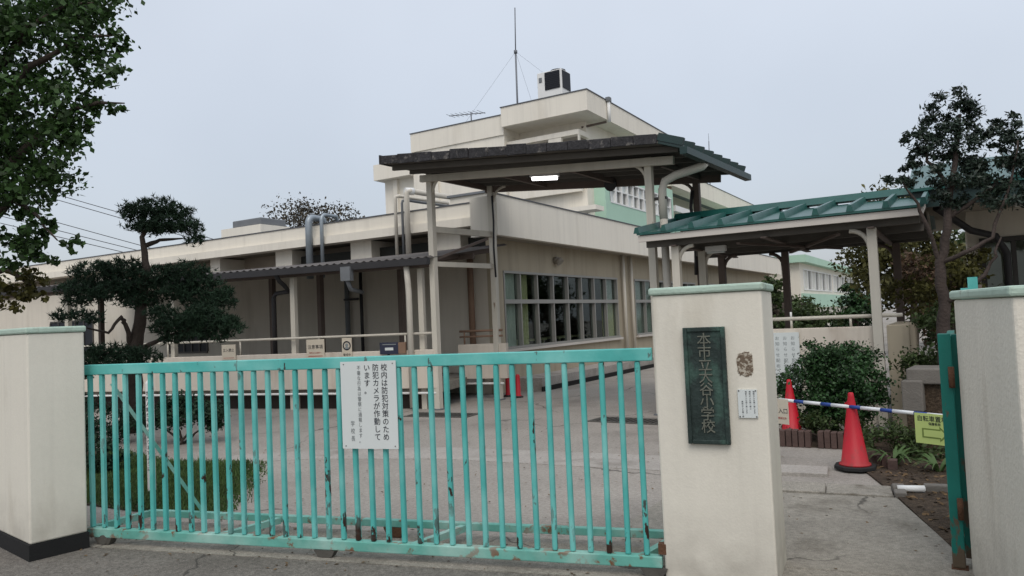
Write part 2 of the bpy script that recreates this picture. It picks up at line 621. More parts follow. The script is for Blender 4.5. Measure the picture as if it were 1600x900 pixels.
def limb(b, pts, r0, r1, seed=0, n=9, sub=4, wob=.02):
    rng = random.Random(seed)
    out, rs = [], []
    pts = [Vector(p) for p in pts]
    tot = (len(pts) - 1) * sub
    for i in range(len(pts) - 1):
        for k in range(sub):
            t = k / sub
            p = pts[i].lerp(pts[i + 1], t)
            if i + k > 0:
                p = p + Vector((rng.uniform(-wob, wob), rng.uniform(-wob, wob), 0))
            out.append(p)
            f = (i * sub + k) / tot
            rs.append((r0 + (r1 - r0) * f) * rng.uniform(.92, 1.08))
    out.append(pts[-1])
    rs.append(r1)
    b.tube(out, rs, n)
    return b

# ================================================================== SETTING: ground
mk('ground', B().poly([(-200, -60), (200, -60), (200, 240), (-200, 240)], -.2, 0), 'concrete_yard', kind='structure')
G = frame(-5.725, 3.18, 14.02)                      # gate line: x runs along the gate, y into the yard
mk('road', B(G).box(-30, 30, -30, -.10, -.02, .010), 'concrete_road', kind='structure')
mk('gate_threshold', B(G).box(-.6, 12, -.082, .62, -.02, .010), 'concrete_path', kind='structure')
mk('drain_channel', B(G).box(-30, 30, -.11, -.07, -.02, .002), 'dark_gap', kind='structure')
mk('pale_paving_band', B().poly([(-7.6, 5.75), (-6.7, 6.35), (-5.2, 6.85), (-2.2, 7.08), (-2.2, 7.85), (-5.6, 7.5), (-6.9, 6.95), (-7.9, 6.2)], -.01, .006), 'concrete_light', kind='structure')
mk('footpath', B().poly([(-1.22, 4.6), (.5, 4.9), (-.13, 5.42), (-.52, 6.62), (-2.2, 6.38), (-2.2, 4.4)], -.01, .013), 'concrete_path', kind='structure')
mk('planting_soil', B().poly([(-.10, 5.30), (2.6, 5.6), (2.6, 9.9), (-1.9, 9.9), (-1.95, 8.72), (-1.16, 8.75), (-.95, 7.9), (-.52, 6.68)], -.01, .017), 'soil', kind='structure')
mk('planting_soil', B().poly([(-12.8, 3.3), (-7.0, 3.9), (-6.0, 3.95), (-5.55, 4.2), (-6.3, 5.0), (-7.2, 5.85), (-8.4, 5.5), (-12.8, 6.4)], -.01, .014), 'soil', kind='structure')

# grass of the left bed
gt = bpy.data.objects.new('bed_grass', None)
bpy.data.objects.remove(gt)
rng = np.random.default_rng(3)
n = 60000
poly = [(-9.9, 4.1), (-7.0, 3.92), (-5.95, 3.97), (-5.45, 4.2), (-6.2, 5.05), (-7.1, 5.95), (-8.4, 5.6), (-9.9, 5.9)]
def inside(P, poly):
    r = np.zeros(len(P), bool)
    for (x1, y1), (x2, y2) in zip(poly, poly[1:] + poly[:1]):
        c = ((y1 > P[:, 1]) != (y2 > P[:, 1])) & (P[:, 0] < (x2 - x1) * (P[:, 1] - y1) / (y2 - y1 + 1e-9) + x1)
        r ^= c
    return r
P = np.column_stack([rng.uniform(-9.9, -5.0, n), rng.uniform(3.9, 6.0, n)])
P = P[inside(P + rng.normal(size=P.shape) * .07, poly)]
n = len(P)
P3 = np.column_stack([P, np.full(n, .012)])
d = unit(rng.normal(size=(n, 3)) * .45 + np.array([0, 0, 1]))
w = unit(np.cross(d, rng.normal(size=(n, 3)))) * .006
V = np.stack([P3 - w, P3 + w, P3 + d * rng.uniform(.02, .055, (n, 1))], 1).reshape(-1, 3)
anchor = thing('bed_grass', 'short rough grass in the bed behind the turquoise gate', 'grass', -7.2, 5.2)
g = np_mesh('bed_grass_blades', V, np.arange(3 * n).reshape(n, 3), 'leaf_grass', anchor)
# one object: the mesh itself is the stuff
g.parent = None
g.location = (-7.2, 5.2, 0)
bpy.data.objects.remove(anchor)
g.name = 'bed_grass'
setp(g, 'short rough grass in the bed behind the turquoise gate', 'grass', kind='stuff')

# ================================================================== SCHOOL: long single-storey wing (axis-aligned)
S = thing('school_wing', 'cream single-storey school wing with deep flat parapet and wide window bands', 'building', -8.4, 13.3)
XW, YW = -8.4, 13.3
# right-hand wall (looks towards +x), with real window openings
def wall_x(b, x0, x1, y0, y1, z0, z1, holes):
    ys = sorted({y0, y1, *[h for a in holes for h in a[:2]]})
    for a, c in zip(ys, ys[1:]):
        hs = [h for h in holes if h[0] <= a and h[1] >= c]
        if not hs:
            b.box(x0, x1, a, c, z0, z1)
        else:
            h = hs[0]
            b.box(x0, x1, a, c, z0, h[2])
            b.box(x0, x1, a, c, h[3], z1)
    return b
WIN = [(13.62, 19.85, .92, 2.62), (21.15, 27.2, .92, 2.62), (28.4, 34.4, .92, 2.62)]
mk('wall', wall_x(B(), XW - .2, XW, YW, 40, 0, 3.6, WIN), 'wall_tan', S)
mk('wall', B().box(-34, XW - .2, YW + .002, YW + .2, 0, 3.02), 'wall_low', S)
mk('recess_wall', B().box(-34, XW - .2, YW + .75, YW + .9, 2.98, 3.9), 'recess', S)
mk('ledge', B().box(-34, XW - .21, YW + .201, YW + .75, 2.9, 3.0), 'wall_low', S)
for x0, x1 in ((-9.95, -9.2), (-12.4, -11.75), (-15.0, -14.4), (-17.6, -17.2), (-20.4, -20.0), (-23.2, -22.8)):
    mk('pier', B().box(x0, x1, YW - .08, YW + .748, 3.022, 3.56), 'wall_cream', S)
mk('parapet', B().box(-7.99, -7.85, 12.6, 40.3, 3.27, 4.09), 'wall_cream', S)
mk('parapet_end', B().box(-8.5, -7.992, 12.6, 12.75, 3.27, 4.085), 'wall_cream', S)
mk('parapet', B().box(-34, -8.502, 13.02, 13.2, 3.765, 4.06), 'wall_cream', S)
mk('eave_band', B().box(-34, -8.502, 12.9, 13.25, 3.56, 3.745), 'wall_cream', S)
mk('drip_shadow', B().box(-34, -8.502, 13.05, 13.2, 3.745, 3.765), 'coping', S)  # dark strip painted in place of the shadow line under the parapet
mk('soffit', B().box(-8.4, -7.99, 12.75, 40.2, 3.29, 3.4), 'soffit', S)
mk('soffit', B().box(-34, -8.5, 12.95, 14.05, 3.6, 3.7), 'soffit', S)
mk('roof_deck', B().box(-34, -8.0, 13.2, 40.2, 3.8, 3.9), 'grey_box', S)
mk('coping', B().box(-8.01, -7.83, 12.58, 40.3, 4.09, 4.115), 'coping', S)
mk('coping', B().box(-34, -8.502, 13.0, 13.22, 4.06, 4.085), 'coping', S)
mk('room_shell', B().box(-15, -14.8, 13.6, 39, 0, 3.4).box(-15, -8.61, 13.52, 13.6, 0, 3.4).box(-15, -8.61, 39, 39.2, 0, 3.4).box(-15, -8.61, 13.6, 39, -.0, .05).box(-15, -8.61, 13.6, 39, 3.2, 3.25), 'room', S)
mk('plinth', B().box(-8.395, -7.7, 13.9, 40, 0, .28), 'concrete_light', S)
mk('plinth_edge', B().box(-7.699, -7.66, 13.85, 40, 0, .10), 'dark_gap', S)
for wi, (y0, y1, z0, z1) in enumerate(WIN):
    fr = B()
    zt = 1.95
    fr.box(XW - .13, XW + .03, y0, y1, z1 - .05, z1).box(XW - .13, XW + .05, y0, y1, z0, z0 + .05)
    fr.box(XW - .13, XW + .02, y0, y1, zt - .045, zt + .045)
    ys = [y0 + .03, y0 + .72] if wi == 0 else [y0 + .03]
    npan = 7 if wi == 0 else 7
    st = ys[-1]
    stepw = (y1 - .03 - st) / npan
    ys = ys + [st + stepw * (k + 1) for k in range(npan)]
    for y in ys:
        fr.box(XW - .12, XW + .015, y - .022, y + .022, z0, z1)
    wo_ = mk('window', fr, 'frame_alu', S)
    for k, (a, c) in enumerate(zip(ys, ys[1:])):
        for lo, hi in ((z0 + .05, zt - .045), (zt + .045, z1 - .05)):
            solid = (wi == 0 and k == 0)
            mk('pane', B().box(XW - .075, XW - .068, a + .03, c - .03, lo, hi), 'glass_light' if solid else 'glass_dark', wo_)
    sill = mk('sill', B().box(XW, XW + .10, y0 - .05, y1 + .05, z0 - .06, z0 - .003), 'fascia_white', wo_)
def curtain(y0, y1, x, z0, z1, m, par, name='curtain'):
    n = max(6, int((y1 - y0) / .03))
    b = B()
    vs = []
    for i in range(n + 1):
        y = y0 + (y1 - y0) * i / n
        xx = x + .022 * math.sin(i * 1.35) + .008 * math.sin(i * 3.1)
        vs.append((b.bm.verts.new((xx, y, z0)), b.bm.verts.new((xx + .006 * math.sin(i), y, z1))))
    for a, c in zip(vs, vs[1:]):
        b.bm.faces.new((a[0], c[0], c[1], a[1])).smooth = True
    return mk(name, b, m, par)
curtain(13.66, 14.30, XW - .14, .97, 2.58, 'curtain_white', S)
curtain(14.42, 14.90, XW - .16, .97, 2.58, 'curtain', S)
curtain(19.05, 19.8, XW - .16, .97, 1.9, 'curtain', S)
curtain(19.0, 19.8, XW - .15, 1.98, 2.58, 'curtain_white', S)
curtain(21.2, 22.9, XW - .16, .97, 2.58, 'curtain_white', S)
curtain(24.5, 25.5, XW - .16, .97, 2.58, 'curtain', S)
# a lit pale notice seen deep in the room, and desks
mk('wall_notice', B().box(-14.79, -14.76, 17.0, 18.2, 1.75, 2.2), 'paper', S)
for y in (15.2, 16.6, 18.2, 19.4):
    mk('desk', B().box(-10.2, -9.5, y, y + .9, .98, 1.02).box(-10.15, -10.1, y, y + .05, .05, .98).box(-9.6, -9.55, y + .8, y + .85, .05, .98), 'curtain', S)
mk('wall_vent', B().tube([(XW + .002, 16.05, 2.95), (XW + .10, 16.05, 2.95)], .09, 12).tube([(XW + .1, 16.05, 2.95), (XW + .16, 16.05, 2.88)], .10, 12), 'soffit', S)
mk('rain_pipe', B().tube([(XW + .09, 20.15, 3.29), (XW + .09, 20.15, .3)], .05, 10), 'wall_low', S)
mk('rain_pipe', B().tube([(XW + .09, 20.75, 3.29), (XW + .09, 20.75, .3)], .045, 10), 'wall_low', S)
# dark high windows of the left wall
for x0, x1 in ((-19.6, -17.9), (-26, -23.5)):
    fr = B().box(x0, x1, YW - .03, YW + .01, 1.0, 1.05).box(x0, x1, YW - .03, YW + .01, 2.1, 2.15)
    nn = 5
    for k in range(nn + 1):
        xx = x0 + (x1 - x0) * k / nn
        fr.box(xx - .025, xx + .025, YW - .031, YW + .009, 1.05, 2.1)
    wo_ = mk('window', fr, 'frame_dark', S)
    for k in range(nn):
        a, c = x0 + (x1 - x0) * k / nn + .025, x0 + (x1 - x0) * (k + 1) / nn - .025
        mk('pane', B().box(a, c, YW - .012, YW - .004, 1.05, 2.1), 'louvre', wo_)
# pipes and ducts that climb out of the recess over the parapet
def arch_pipe(x, y, z0, z1, r, back, m, name):
    pts = [(x, y, z0), (x, y, z1 - .14)]
    for k in range(1, 7):
        a = R(90) * k / 6
        pts.append((x, y + .14 - .14 * math.cos(a), z1 - .14 + .14 * math.sin(a)))
    pts.append((x, y + back, z1))
    pts.append((x, y + back + .1, z1 - .3))
    mk(name, B().tube(pts, r, 14), m, S)
arch_pipe(-13.36, 12.82, 2.75, 4.24, .085, .45, 'steel', 'vent_duct')
arch_pipe(-12.95, 12.84, 2.75, 4.27, .045, .5, 'steel', 'vent_duct')
def up_and_along(x, r, z1, xend, y, m):
    mk('riser_pipe', B().tube([(x, y, 3.05), (x, y, z1 - .07), (x + .02, y, z1 - .02), (x + .05, y + .06, z1), (x + .12, y + .5, z1 - .01), (x + .35, y + 1.5, z1 - .03), (x + .4, y + 1.6, z1 - .45)], r, 12), m, S)
up_and_along(-10.56, .038, 4.40, -9.6, 12.72, 'pipe_cream')
up_and_along(-10.22, .062, 4.47, -9.3, 12.70, 'pipe_cream')
up_and_along(-10.42, .03, 4.30, -9.4, 12.78, 'grey_box')
mk('pipe_elbow_cap', B().tube([(-10.24, 12.68, 4.46), (-10.15, 12.86, 4.47)], .08, 14), 'white_paint', S)
mk('roof_box', B().box(-9.7, -8.75, 13.6, 14.6, 3.9, 4.35), 'wall_cream', S)
mk('roof_box_lid', B().box(-9.75, -8.7, 13.55, 14.65, 4.35, 4.40), 'grey_box', S)
mk('service_pipe', B().tube([(-12.55, 13.2, .6), (-12.55, 13.2, 2.9)], .06, 10), 'grey_box', S)
mk('service_pipe', B().tube([(-12.1, 13.2, .6), (-12.1, 13.2, 2.9)], .04, 10), 'pipe_dark', S)
mk('service_pipe', B().tube([(-12.55, 13.1, 2.2), (-12.1, 13.1, 2.2)], .025, 8), 'pipe_dark', S)
mk('rust_stained_pipe', B().tube([(-8.95, 13.18, .5), (-8.95, 13.18, 3.0)], .07, 10), 'banner_brown', S)
V_ = thing('roof_ventilator', 'grey box ventilator on the far parapet of the single-storey wing', 'ventilator', -19.6, 16.5, 0, 3.9)
mk('base', B().box(-20.7, -18.8, 16, 17.2, 3.88, 4.93), 'wall_cream', V_)
mk('hood', B().box(-20.2, -18.85, 16.05, 17.1, 4.93, 5.16), 'grey_box', V_, bevel=.03)

# ================================================================== SCHOOL: three-storey block behind
T3 = thing('school_block', 'tall cream school block with overhanging roof slab and mint green window bay', 'building', -12.9, 27.3)
mk('wall', B().box(-21.05, -16.12, 26.72, 37, 3.5, 9.4), 'wall_cream', T3)
mk('wall', B().box(-16.12, -12.9, 28.0, 37, 3.5, 9.7), 'wall_cream', T3)
mk('side_wall', B().box(-23.0, -21.052, 27.0, 36.8, 3.5, 8.36), 'wall_cream', T3)
mk('roof_slab', B().box(-16.1, -12.1, 26.5, 37.2, 9.69, 10.5), 'wall_cream', T3)
mk('parapet', B().box(-21.1, -16.102, 26.66, 37.2, 9.4, 10.24), 'wall_cream', T3)
mk('eave_band', B().box(-23.25, -21.11, 26.5, 36.9, 8.36, 9.1), 'wall_cream', T3)
mk('coping', B().box(-16.13, -12.07, 26.47, 37.2, 10.5, 10.54), 'coping', T3)
mk('coping', B().box(-21.13, -16.135, 26.63, 37.2, 10.24, 10.28), 'coping', T3)
mk('pilaster', B().box(-22.4, -22.15, 26.85, 27.0, 3.5, 8.35), 'wall_cream', T3)
mk('pilaster', B().box(-17.6, -17.3, 26.6, 26.72, 3.5, 9.0), 'wall_cream', T3)
mk('pilaster', B().box(-19.9, -19.6, 26.6, 26.72, 3.5, 8.4), 'wall_cream', T3)
# balcony frame under the roof slab
mk('balcony_beam', B().box(-17.2, -12.75, 26.95, 27.15, 8.93, 9.13), 'wall_cream', T3)
mk('balcony_beam', B().box(-12.95, -12.75, 27.152, 27.99, 8.93, 9.13), 'wall_cream', T3)
for x in (-16.3, -13.85, -12.78):
    mk('balcony_post', B().box(x - (.02 if x > -13 else .3), x + (.02 if x > -13 else .3), 26.97, 27.13, 6.9, 8.93), 'wall_cream', T3)
mk('balcony_back', B().box(-16.1, -12.92, 27.93, 27.998, 7.0, 9.1), 'soffit', T3)
mk('balcony_front', B().box(-16.1, -12.7, 26.9, 27.05, 6.6, 7.6), 'wall_cream', T3)
mk('lower_front', B().box(-16.11, -12.6, 27.2, 27.99, 3.5, 7.0), 'wall_cream', T3)
mk('slab_canopy', B().box(-13.5, -11.9, 26.4, 27.19, 5.72, 5.9), 'wall_cream', T3)
# mint bay with its window band (looks towards +x)
bay = B()
wall_x(bay, -12.6, -12.1, 27.85, 36.3, 5.25, 7.75, [(28.35, 32.9, 6.22, 7.3), (33.4, 36.0, 6.22, 7.3)])
mk('window_bay', bay, 'wall_mint', T3)
mk('bay_underside', B().box(-12.9, -12.15, 27.9, 36.3, 5.0, 5.248), 'soffit', T3)
for y0, y1, nn in ((28.35, 32.9, 7), (33.4, 36.0, 4)):
    fr = B().box(-12.35, -12.08, y0, y1, 6.22, 6.28).box(-12.35, -12.08, y0, y1, 7.24, 7.3).box(-12.3, -12.12, y0, y1, 6.78, 6.83)
    for k in range(nn + 1):
        y = y0 + (y1 - y0) * k / nn
        fr.box(-12.32, -12.1, y - .05, y + .05, 6.28, 7.24)
    wo_ = mk('window', fr, 'white_paint', T3)
    for k in range(nn):
        a, c = y0 + (y1 - y0) * k / nn + .05, y0 + (y1 - y0) * (k + 1) / nn - .05
        for lo, hi in ((6.28, 6.78), (6.83, 7.24)):
            mk('pane', B().box(-12.24, -12.22, a, c, lo, hi), 'panel_grey' if (k + (lo > 6.5)) % 3 else 'paper', wo_)
# lower roof further along, with gallery
mk('gallery_fascia', B().box(-12.9, -12.1, 36.4, 56, 8.0, 8.92), 'wall_cream', T3)
mk('gallery_coping', B().box(-12.92, -12.07, 36.4, 56, 8.92, 8.95), 'coping', T3)
mk('gallery_wall', B().box(-14.2, -13.9, 37.3, 56, 3.5, 8.3), 'wall_low', T3)
mk('gallery_deck', B().box(-20, -12.9, 37.3, 56, 8.3, 8.5), 'grey_box', T3)
mk('gallery_pier', B().box(-12.6, -12.3, 36.5, 36.8, 3.5, 8.0), 'banner_brown', T3)
mk('gallery_rail', B().box(-12.35, -12.15, 36.85, 56, 6.75, 7.05), 'white_paint', T3)
mk('gallery_slab', B().box(-13.9, -12.2, 36.85, 56, 5.6, 5.8), 'wall_mint', T3)
hp = mk('rain_pipe', B().tube([(-12.02, 28.45, 9.6), (-12.02, 28.45, 10.45)], .07, 10), 'white_paint', T3)
mk('rain_hopper', B().box(-12.1, -11.93, 28.33, 28.57, 10.45, 10.62), 'grey_box', hp)
mk('scupper_pipe', B().tube([(-12.15, 28.45, 9.62), (-13.1, 28.0, 9.45)], .05, 8), 'post_brown', T3)

# rooftop things
C_ = thing('rooftop_air_unit', 'white boxy air conditioning unit with black louvres on the top roof', 'air conditioner', -14.7, 29, 0, 10.5)
mk('cabinet', B().box(-15.42, -14.22, 28.6, 29.5, 10.48, 12.38), 'white_paint', C_, bevel=.02)
mk('louvre_panel', B().box(-15.03, -14.30, 28.57, 28.598, 11.55, 12.33), 'louvre', C_)
mk('louvre_panel', B().box(-14.218, -14.19, 28.68, 29.42, 11.55, 12.33), 'louvre', C_)
for k in range(9):
    mk('louvre_slat', B().box(-15.03, -14.30, 28.556, 28.569, 11.60 + k * .08, 11.612 + k * .08), 'louvre', C_)
mk('fan_cowl', B().lathe((-14.6, 29.05, 12.38), [(.34, 0), (.34, .08), (.30, .09)], 24), 'louvre', C_)
mk('control_box', B().box(-15.32, -15.18, 28.57, 28.598, 11.95, 12.15), 'grey_box', C_)
A_ = thing('radio_mast', 'tall thin grey radio mast with guy wires on the top roof', 'mast', -17.3, 30, 0, 10.25)
mk('lower_tube', B().tube([(-17.3, 30, 10.2), (-17.26, 30, 14.2)], .045, 8), 'antenna', A_)
mk('upper_rod', B().tube([(-17.26, 30, 14.2), (-17.19, 30, 16.3)], .028, 8), 'antenna', A_)
mk('collar', B().tube([(-17.26, 30, 14.12), (-17.26, 30, 14.26)], .085, 10), 'antenna', A_)
for q in ((-20.6, 29.2, 10.28), (-15.2, 29.3, 12.38), (-17.9, 34, 10.26)):
    mk('guy_wire', B().tube([(-17.26, 30, 14.2), q], .005, 5), 'antenna', A_)
A2 = thing('television_antenna', 'small grey television antenna at the left of the top roof', 'antenna', -18.6, 28, 0, 10.24)
mk('pole', B().tube([(-18.6, 28, 10.2), (-18.6, 28, 11.12)], .03, 8), 'antenna', A2)
mk('boom', B().tube([(-19.75, 27.9, 11.12), (-17.9, 28.1, 10.98)], .02, 6), 'antenna', A2)
for k in range(8):
    x = -19.7 + k * .24
    mk('element', B().tube([(x, 27.6, 11.12 - k * .016), (x, 28.3, 11.12 - k * .016)], .01, 5), 'antenna', A2)
A3 = thing('thin_rooftop_rod', 'very thin upright rod above the gallery roof right of the canopy', 'antenna', -13.2, 47, 0, 8.5)
mk('rod', B().tube([(-13.2, 47, 8.45), (-13.1, 47, 12.4)], .03, 6), 'antenna', A3)
mk('tip', B().tube([(-13.1, 47, 12.4), (-13.1, 47, 12.9)], .012, 6), 'antenna', A3)

# ================================================================== TERRACE with parapet and handrail
TF = frame(-8.122, 10.749, 11.18)
t = thing('terrace', 'raised terrace with long cream parapet and pipe handrail below the low canopy', 'terrace', -8.122, 10.749, 11.18)
mk('parapet_wall', B(TF).box(-12.5, .04, -.05, .07, .385, 1.08), 'terrace_paint', t, bevel=.01)
mk('floor_slab', B().prism([(-8.1, 10.85, .30), (-20.1, 8.45, .30), (-20.1, 13.28, .30), (-8.75, 13.28, .30)], [(-8.1, 10.85, .45), (-20.1, 8.45, .45), (-20.1, 13.28, .45), (-8.75, 13.28, .45)]), 'concrete_slab', t)
mk('end_wall', B().prism([(-8.62, 12.16, .42), (-7.62, 12.36, .42), (-7.64, 12.48, .42), (-8.64, 12.28, .42)], [(-8.62, 12.16, 1.10), (-7.62, 12.36, 1.10), (-7.64, 12.48, 1.10), (-8.64, 12.28, 1.10)]), 'terrace_paint', t)
for x in (-.05, -3.09, -6.1, -9.1):
    mk('support', B(TF).box(x - .06, x + .06, 0, .10, 0, .384), 'post_cream', t)
mk('skirting_board', B(TF).box(-12.4, -.12, .16, .19, 0, .295), 'dark_wood', t)
mk('skirting_pipe', B(TF).tube([(-12, -.03, .30), (0, -.03, .30)], .022, 8), 'white_paint', t)
mk('skirting_pipe', B().tube([(-8.5, 12.2, .32), (-7.7, 12.36, .32)], .022, 8), 'white_paint', t)
mk('handrail', B(TF).tube([(-12.4, 0, 1.375), (-.05, 0, 1.375)], .024, 10), 'post_cream', t)
for k in range(7):
    x = -.6 - k * 1.85
    mk('rail_post', B(TF).tube([(x, 0, 1.07), (x, 0, 1.36)], .016, 8), 'post_cream', t)
mk('handrail', B().tube([(-8.6, 12.2, 1.36), (-7.7, 12.38, 1.36)], .024, 10), 'banner_brown', t)
mk('handrail', B().tube([(-8.6, 12.2, 1.25), (-7.7, 12.38, 1.25)], .02, 10), 'banner_brown', t)
for q in ((-8.5, 12.22), (-7.8, 12.36)):
    mk('rail_post', B().tube([(q[0], q[1], 1.09), (q[0], q[1], 1.35)], .018, 8), 'banner_brown', t)

def board(name, label, x0, x1, z0, z1, m, F=TF, y=-.075, th=.012, cat='sign', group=None):
    o = F @ Vector(((x0 + x1) / 2, y, z0))
    rot = math.degrees(F.to_euler().z)
    b_ = thing(name, label, cat, o.x, o.y, rot, o.z, group)
    mk('board', B(F).box(x0, x1, y, y + th, z0, z1), m, b_, bevel=.002)
    return b_
s1 = board('notice_board', 'small cream notice at the left end of the terrace parapet', -4.70, -4.36, 1.0, 1.30, 'paper_cream')
text('lettering', '立入禁止', .07, 'ink', s1, face_on(TF, -4.53, -.077, 1.22))
mk('red_line', B(TF).box(-4.66, -4.40, -.0765, -.0752, 1.03, 1.04), 'ink_red', s1)
s2 = board('notice_board', 'cream notice with black heading on the middle of the terrace parapet', -2.69, -2.29, .99, 1.34, 'paper_cream')
text('lettering', '注意事項', .085, 'ink', s2, face_on(TF, -2.49, -.077, 1.235))
text('small_lettering', '校内立入は受付へ', .034, 'ink_red', s2, face_on(TF, -2.49, -.077, 1.10))
mk('red_line', B(TF).box(-2.65, -2.33, -.0765, -.0752, 1.015, 1.03), 'ink_red', s2)
s3 = board('notice_board', 'narrow cream notice with a dark round emblem on the terrace parapet', -1.90, -1.69, .99, 1.345, 'paper_cream')
def disc(F, x, z, y, r, m, name, par, rin=0.):
    b_ = B(F)
    n = 28
    o_ = [b_.bm.verts.new((x + r * math.cos(2 * math.pi * k / n), y, z + r * math.sin(2 * math.pi * k / n))) for k in range(n)]
    if rin:
        i_ = [b_.bm.verts.new((x + rin * math.cos(2 * math.pi * k / n), y, z + rin * math.sin(2 * math.pi * k / n))) for k in range(n)]
        b_._f(o_ + i_)
        for k in range(n):
            b_.bm.faces.new((o_[k], o_[(k + 1) % n], i_[(k + 1) % n], i_[k]))
    else:
        b_._f(o_)
        b_.bm.faces.new(o_)
    return mk(name, b_, m, par)
disc(TF, -1.795, 1.20, -.0765, .088, 'ink', 'emblem_ring', s3, .062)
disc(TF, -1.795, 1.21, -.0766, .035, 'ink_grey', 'emblem_head', s3)
mk('emblem_body', B(TF).box(-1.835, -1.755, -.0768, -.0764, 1.14, 1.175), 'ink_grey', s3)
text('lettering', '警戒中', .055, 'ink', s3, face_on(TF, -1.795, -.077, 1.055))
s4 = board('dark_sign', 'dark blue sign with white window and brown end on the terrace parapet', -1.08, -.70, 1.02, 1.235, 'banner_blue', y=-.10, th=.04)
mk('end_block', B(TF).box(-.699, -.55, -.10, -.06, 1.025, 1.23), 'banner_brown', s4, bevel=.004)
mk('white_panel', B(TF).box(-.97, -.80, -.103, -.1005, 1.09, 1.14), 'paper', s4)
mk('white_panel', B(TF).box(-1.02, -.74, -.103, -.1005, 1.19, 1.205), 'ink_grey', s4)
mk('bracket', B(TF).box(-.95, -.90, -.0599, -.051, 1.0, 1.2), 'frame_dark', s4)

# ================================================================== LOW CANOPY over the terrace
c = thing('low_canopy', 'low dark corrugated canopy roof over the terrace on cream posts', 'canopy', -8.122, 10.749, 11.18)
def low_pt(x, k):      # k 0 = front eave, 1 = at the wall
    f = TF @ Vector((x, -.18, 0))
    y = f.y + (13.26 - f.y) * k
    return Vector((f.x, y, 2.74 + .40 * k))
b_ = B()
cols_ = 170
rows = []
for i in range(cols_ + 1):
    x = -13.5 + 13.55 * i / cols_
    zz = .018 * (1 if i % 2 else -1)
    rows.append([b_.bm.verts.new(low_pt(x, k) + Vector((0, 0, zz))) for k in (0, .33, .66, 1)])
for a, d_ in zip(rows, rows[1:]):
    for k in range(3):
        b_.bm.faces.new((a[k], d_[k], d_[k + 1], a[k + 1]))
rf = mk('roof_sheet', b_, 'roof_corrugated', c)
md = rf.modifiers.new('thickness', 'SOLIDIFY')
md.thickness = .008
mk('gutter', B().prism([low_pt(-13.5, 0) + Vector((0, -.10, -.14)), low_pt(.05, 0) + Vector((0, -.10, -.14)), low_pt(.05, 0) + Vector((0, .0, -.14)), low_pt(-13.5, 0) + Vector((0, .0, -.14))],
                       [low_pt(-13.5, 0) + Vector((0, -.10, -.02)), low_pt(.05, 0) + Vector((0, -.10, -.02)), low_pt(.05, 0) + Vector((0, .0, -.02)), low_pt(-13.5, 0) + Vector((0, .0, -.02))]), 'pipe_dark', c)
mk('eave_beam', B().beam(low_pt(-13.4, .08) + Vector((0, 0, -.14)), low_pt(0, .08) + Vector((0, 0, -.14)), .06, .12), 'post_brown', c)
mk('mid_beam', B().beam(low_pt(-13.4, .55) + Vector((0, 0, -.13)), low_pt(0, .55) + Vector((0, 0, -.13)), .06, .10), 'post_brown', c)
for x in (-12.2, -9.1, -6.1, -3.09, -.35):
    mk('rafter', B().beam(low_pt(x, .02) + Vector((0, 0, -.09)), low_pt(x, .98) + Vector((0, 0, -.09)), .06, .10), 'post_brown', c)
for x in (-9.1, -6.1, -3.09, -.30):
    mk('post', B(TF).box(x - .05, x + .05, .075, .175, .0, 2.56), 'post_cream', c)
for x in (-11.3, -5.3, -3.9, -1.75):
    p = low_pt(x, .55)
    mk('inner_post', B().box(p.x - .055, p.x + .055, p.y - .055, p.y + .055, .44, 2.75), 'post_brown', c)
mk('rain_pipe', B(TF).tube([(-3.25, -.2, 2.62), (-3.25, -.1, 2.5), (-3.25, .05, 2.42), (-3.25, .2, 2.30), (-3.6, .25, 2.28), (-3.66, .25, 2.2), (-3.66, .25, .46)], .045, 10), 'pipe_dark', c)
mk('rain_pipe', B(TF).tube([(-.44, -.16, 2.60), (-.44, -.12, 2.3), (-.44, -.10, 2.1), (-.44, -.10, .05)], .055, 12), 'pipe_cream', c)
mk('rain_hopper', B(TF).box(-1.72, -1.52, -.33, -.20, 2.40, 2.66), 'grey_box', c)
mk('rain_pipe', B(TF).tube([(-1.62, -.27, 2.42), (-1.62, -.15, 2.25), (-1.62, .25, 2.2)], .04, 10), 'grey_box', c)

# ================================================================== HIGH CANOPY (tall walkway roof)
h = thing('high_canopy', 'tall walkway canopy with weathered dark roof on four slim cream posts', 'canopy', -6.0, 11.6)
FL, FR, BR, BL = (-8.42, 9.82), (-3.25, 10.33), (-3.05, 13.12), (-8.24, 12.42)
zr = lambda x: 4.33 - .07 * (x + 8.1)
def cp(s, v, dz=0.):    # s along the front (0..1), v from front to back
    ax, ay = FL[0] + (FR[0] - FL[0]) * s, FL[1] + (FR[1] - FL[1]) * s
    bx, by = BL[0] + (BR[0] - BL[0]) * s, BL[1] + (BR[1] - BL[1]) * s
    x, y = ax + (bx - ax) * v, ay + (by - ay) * v
    return Vector((x, y, zr(x) + dz))
mk('roof_deck', B().prism([cp(0, 0), cp(.93, 0), cp(.93, 1), cp(0, 1)], [cp(0, 0, .035), cp(.93, 0, .035), cp(.93, 1, .035), cp(0, 1, .035)]), 'roof_under', h)
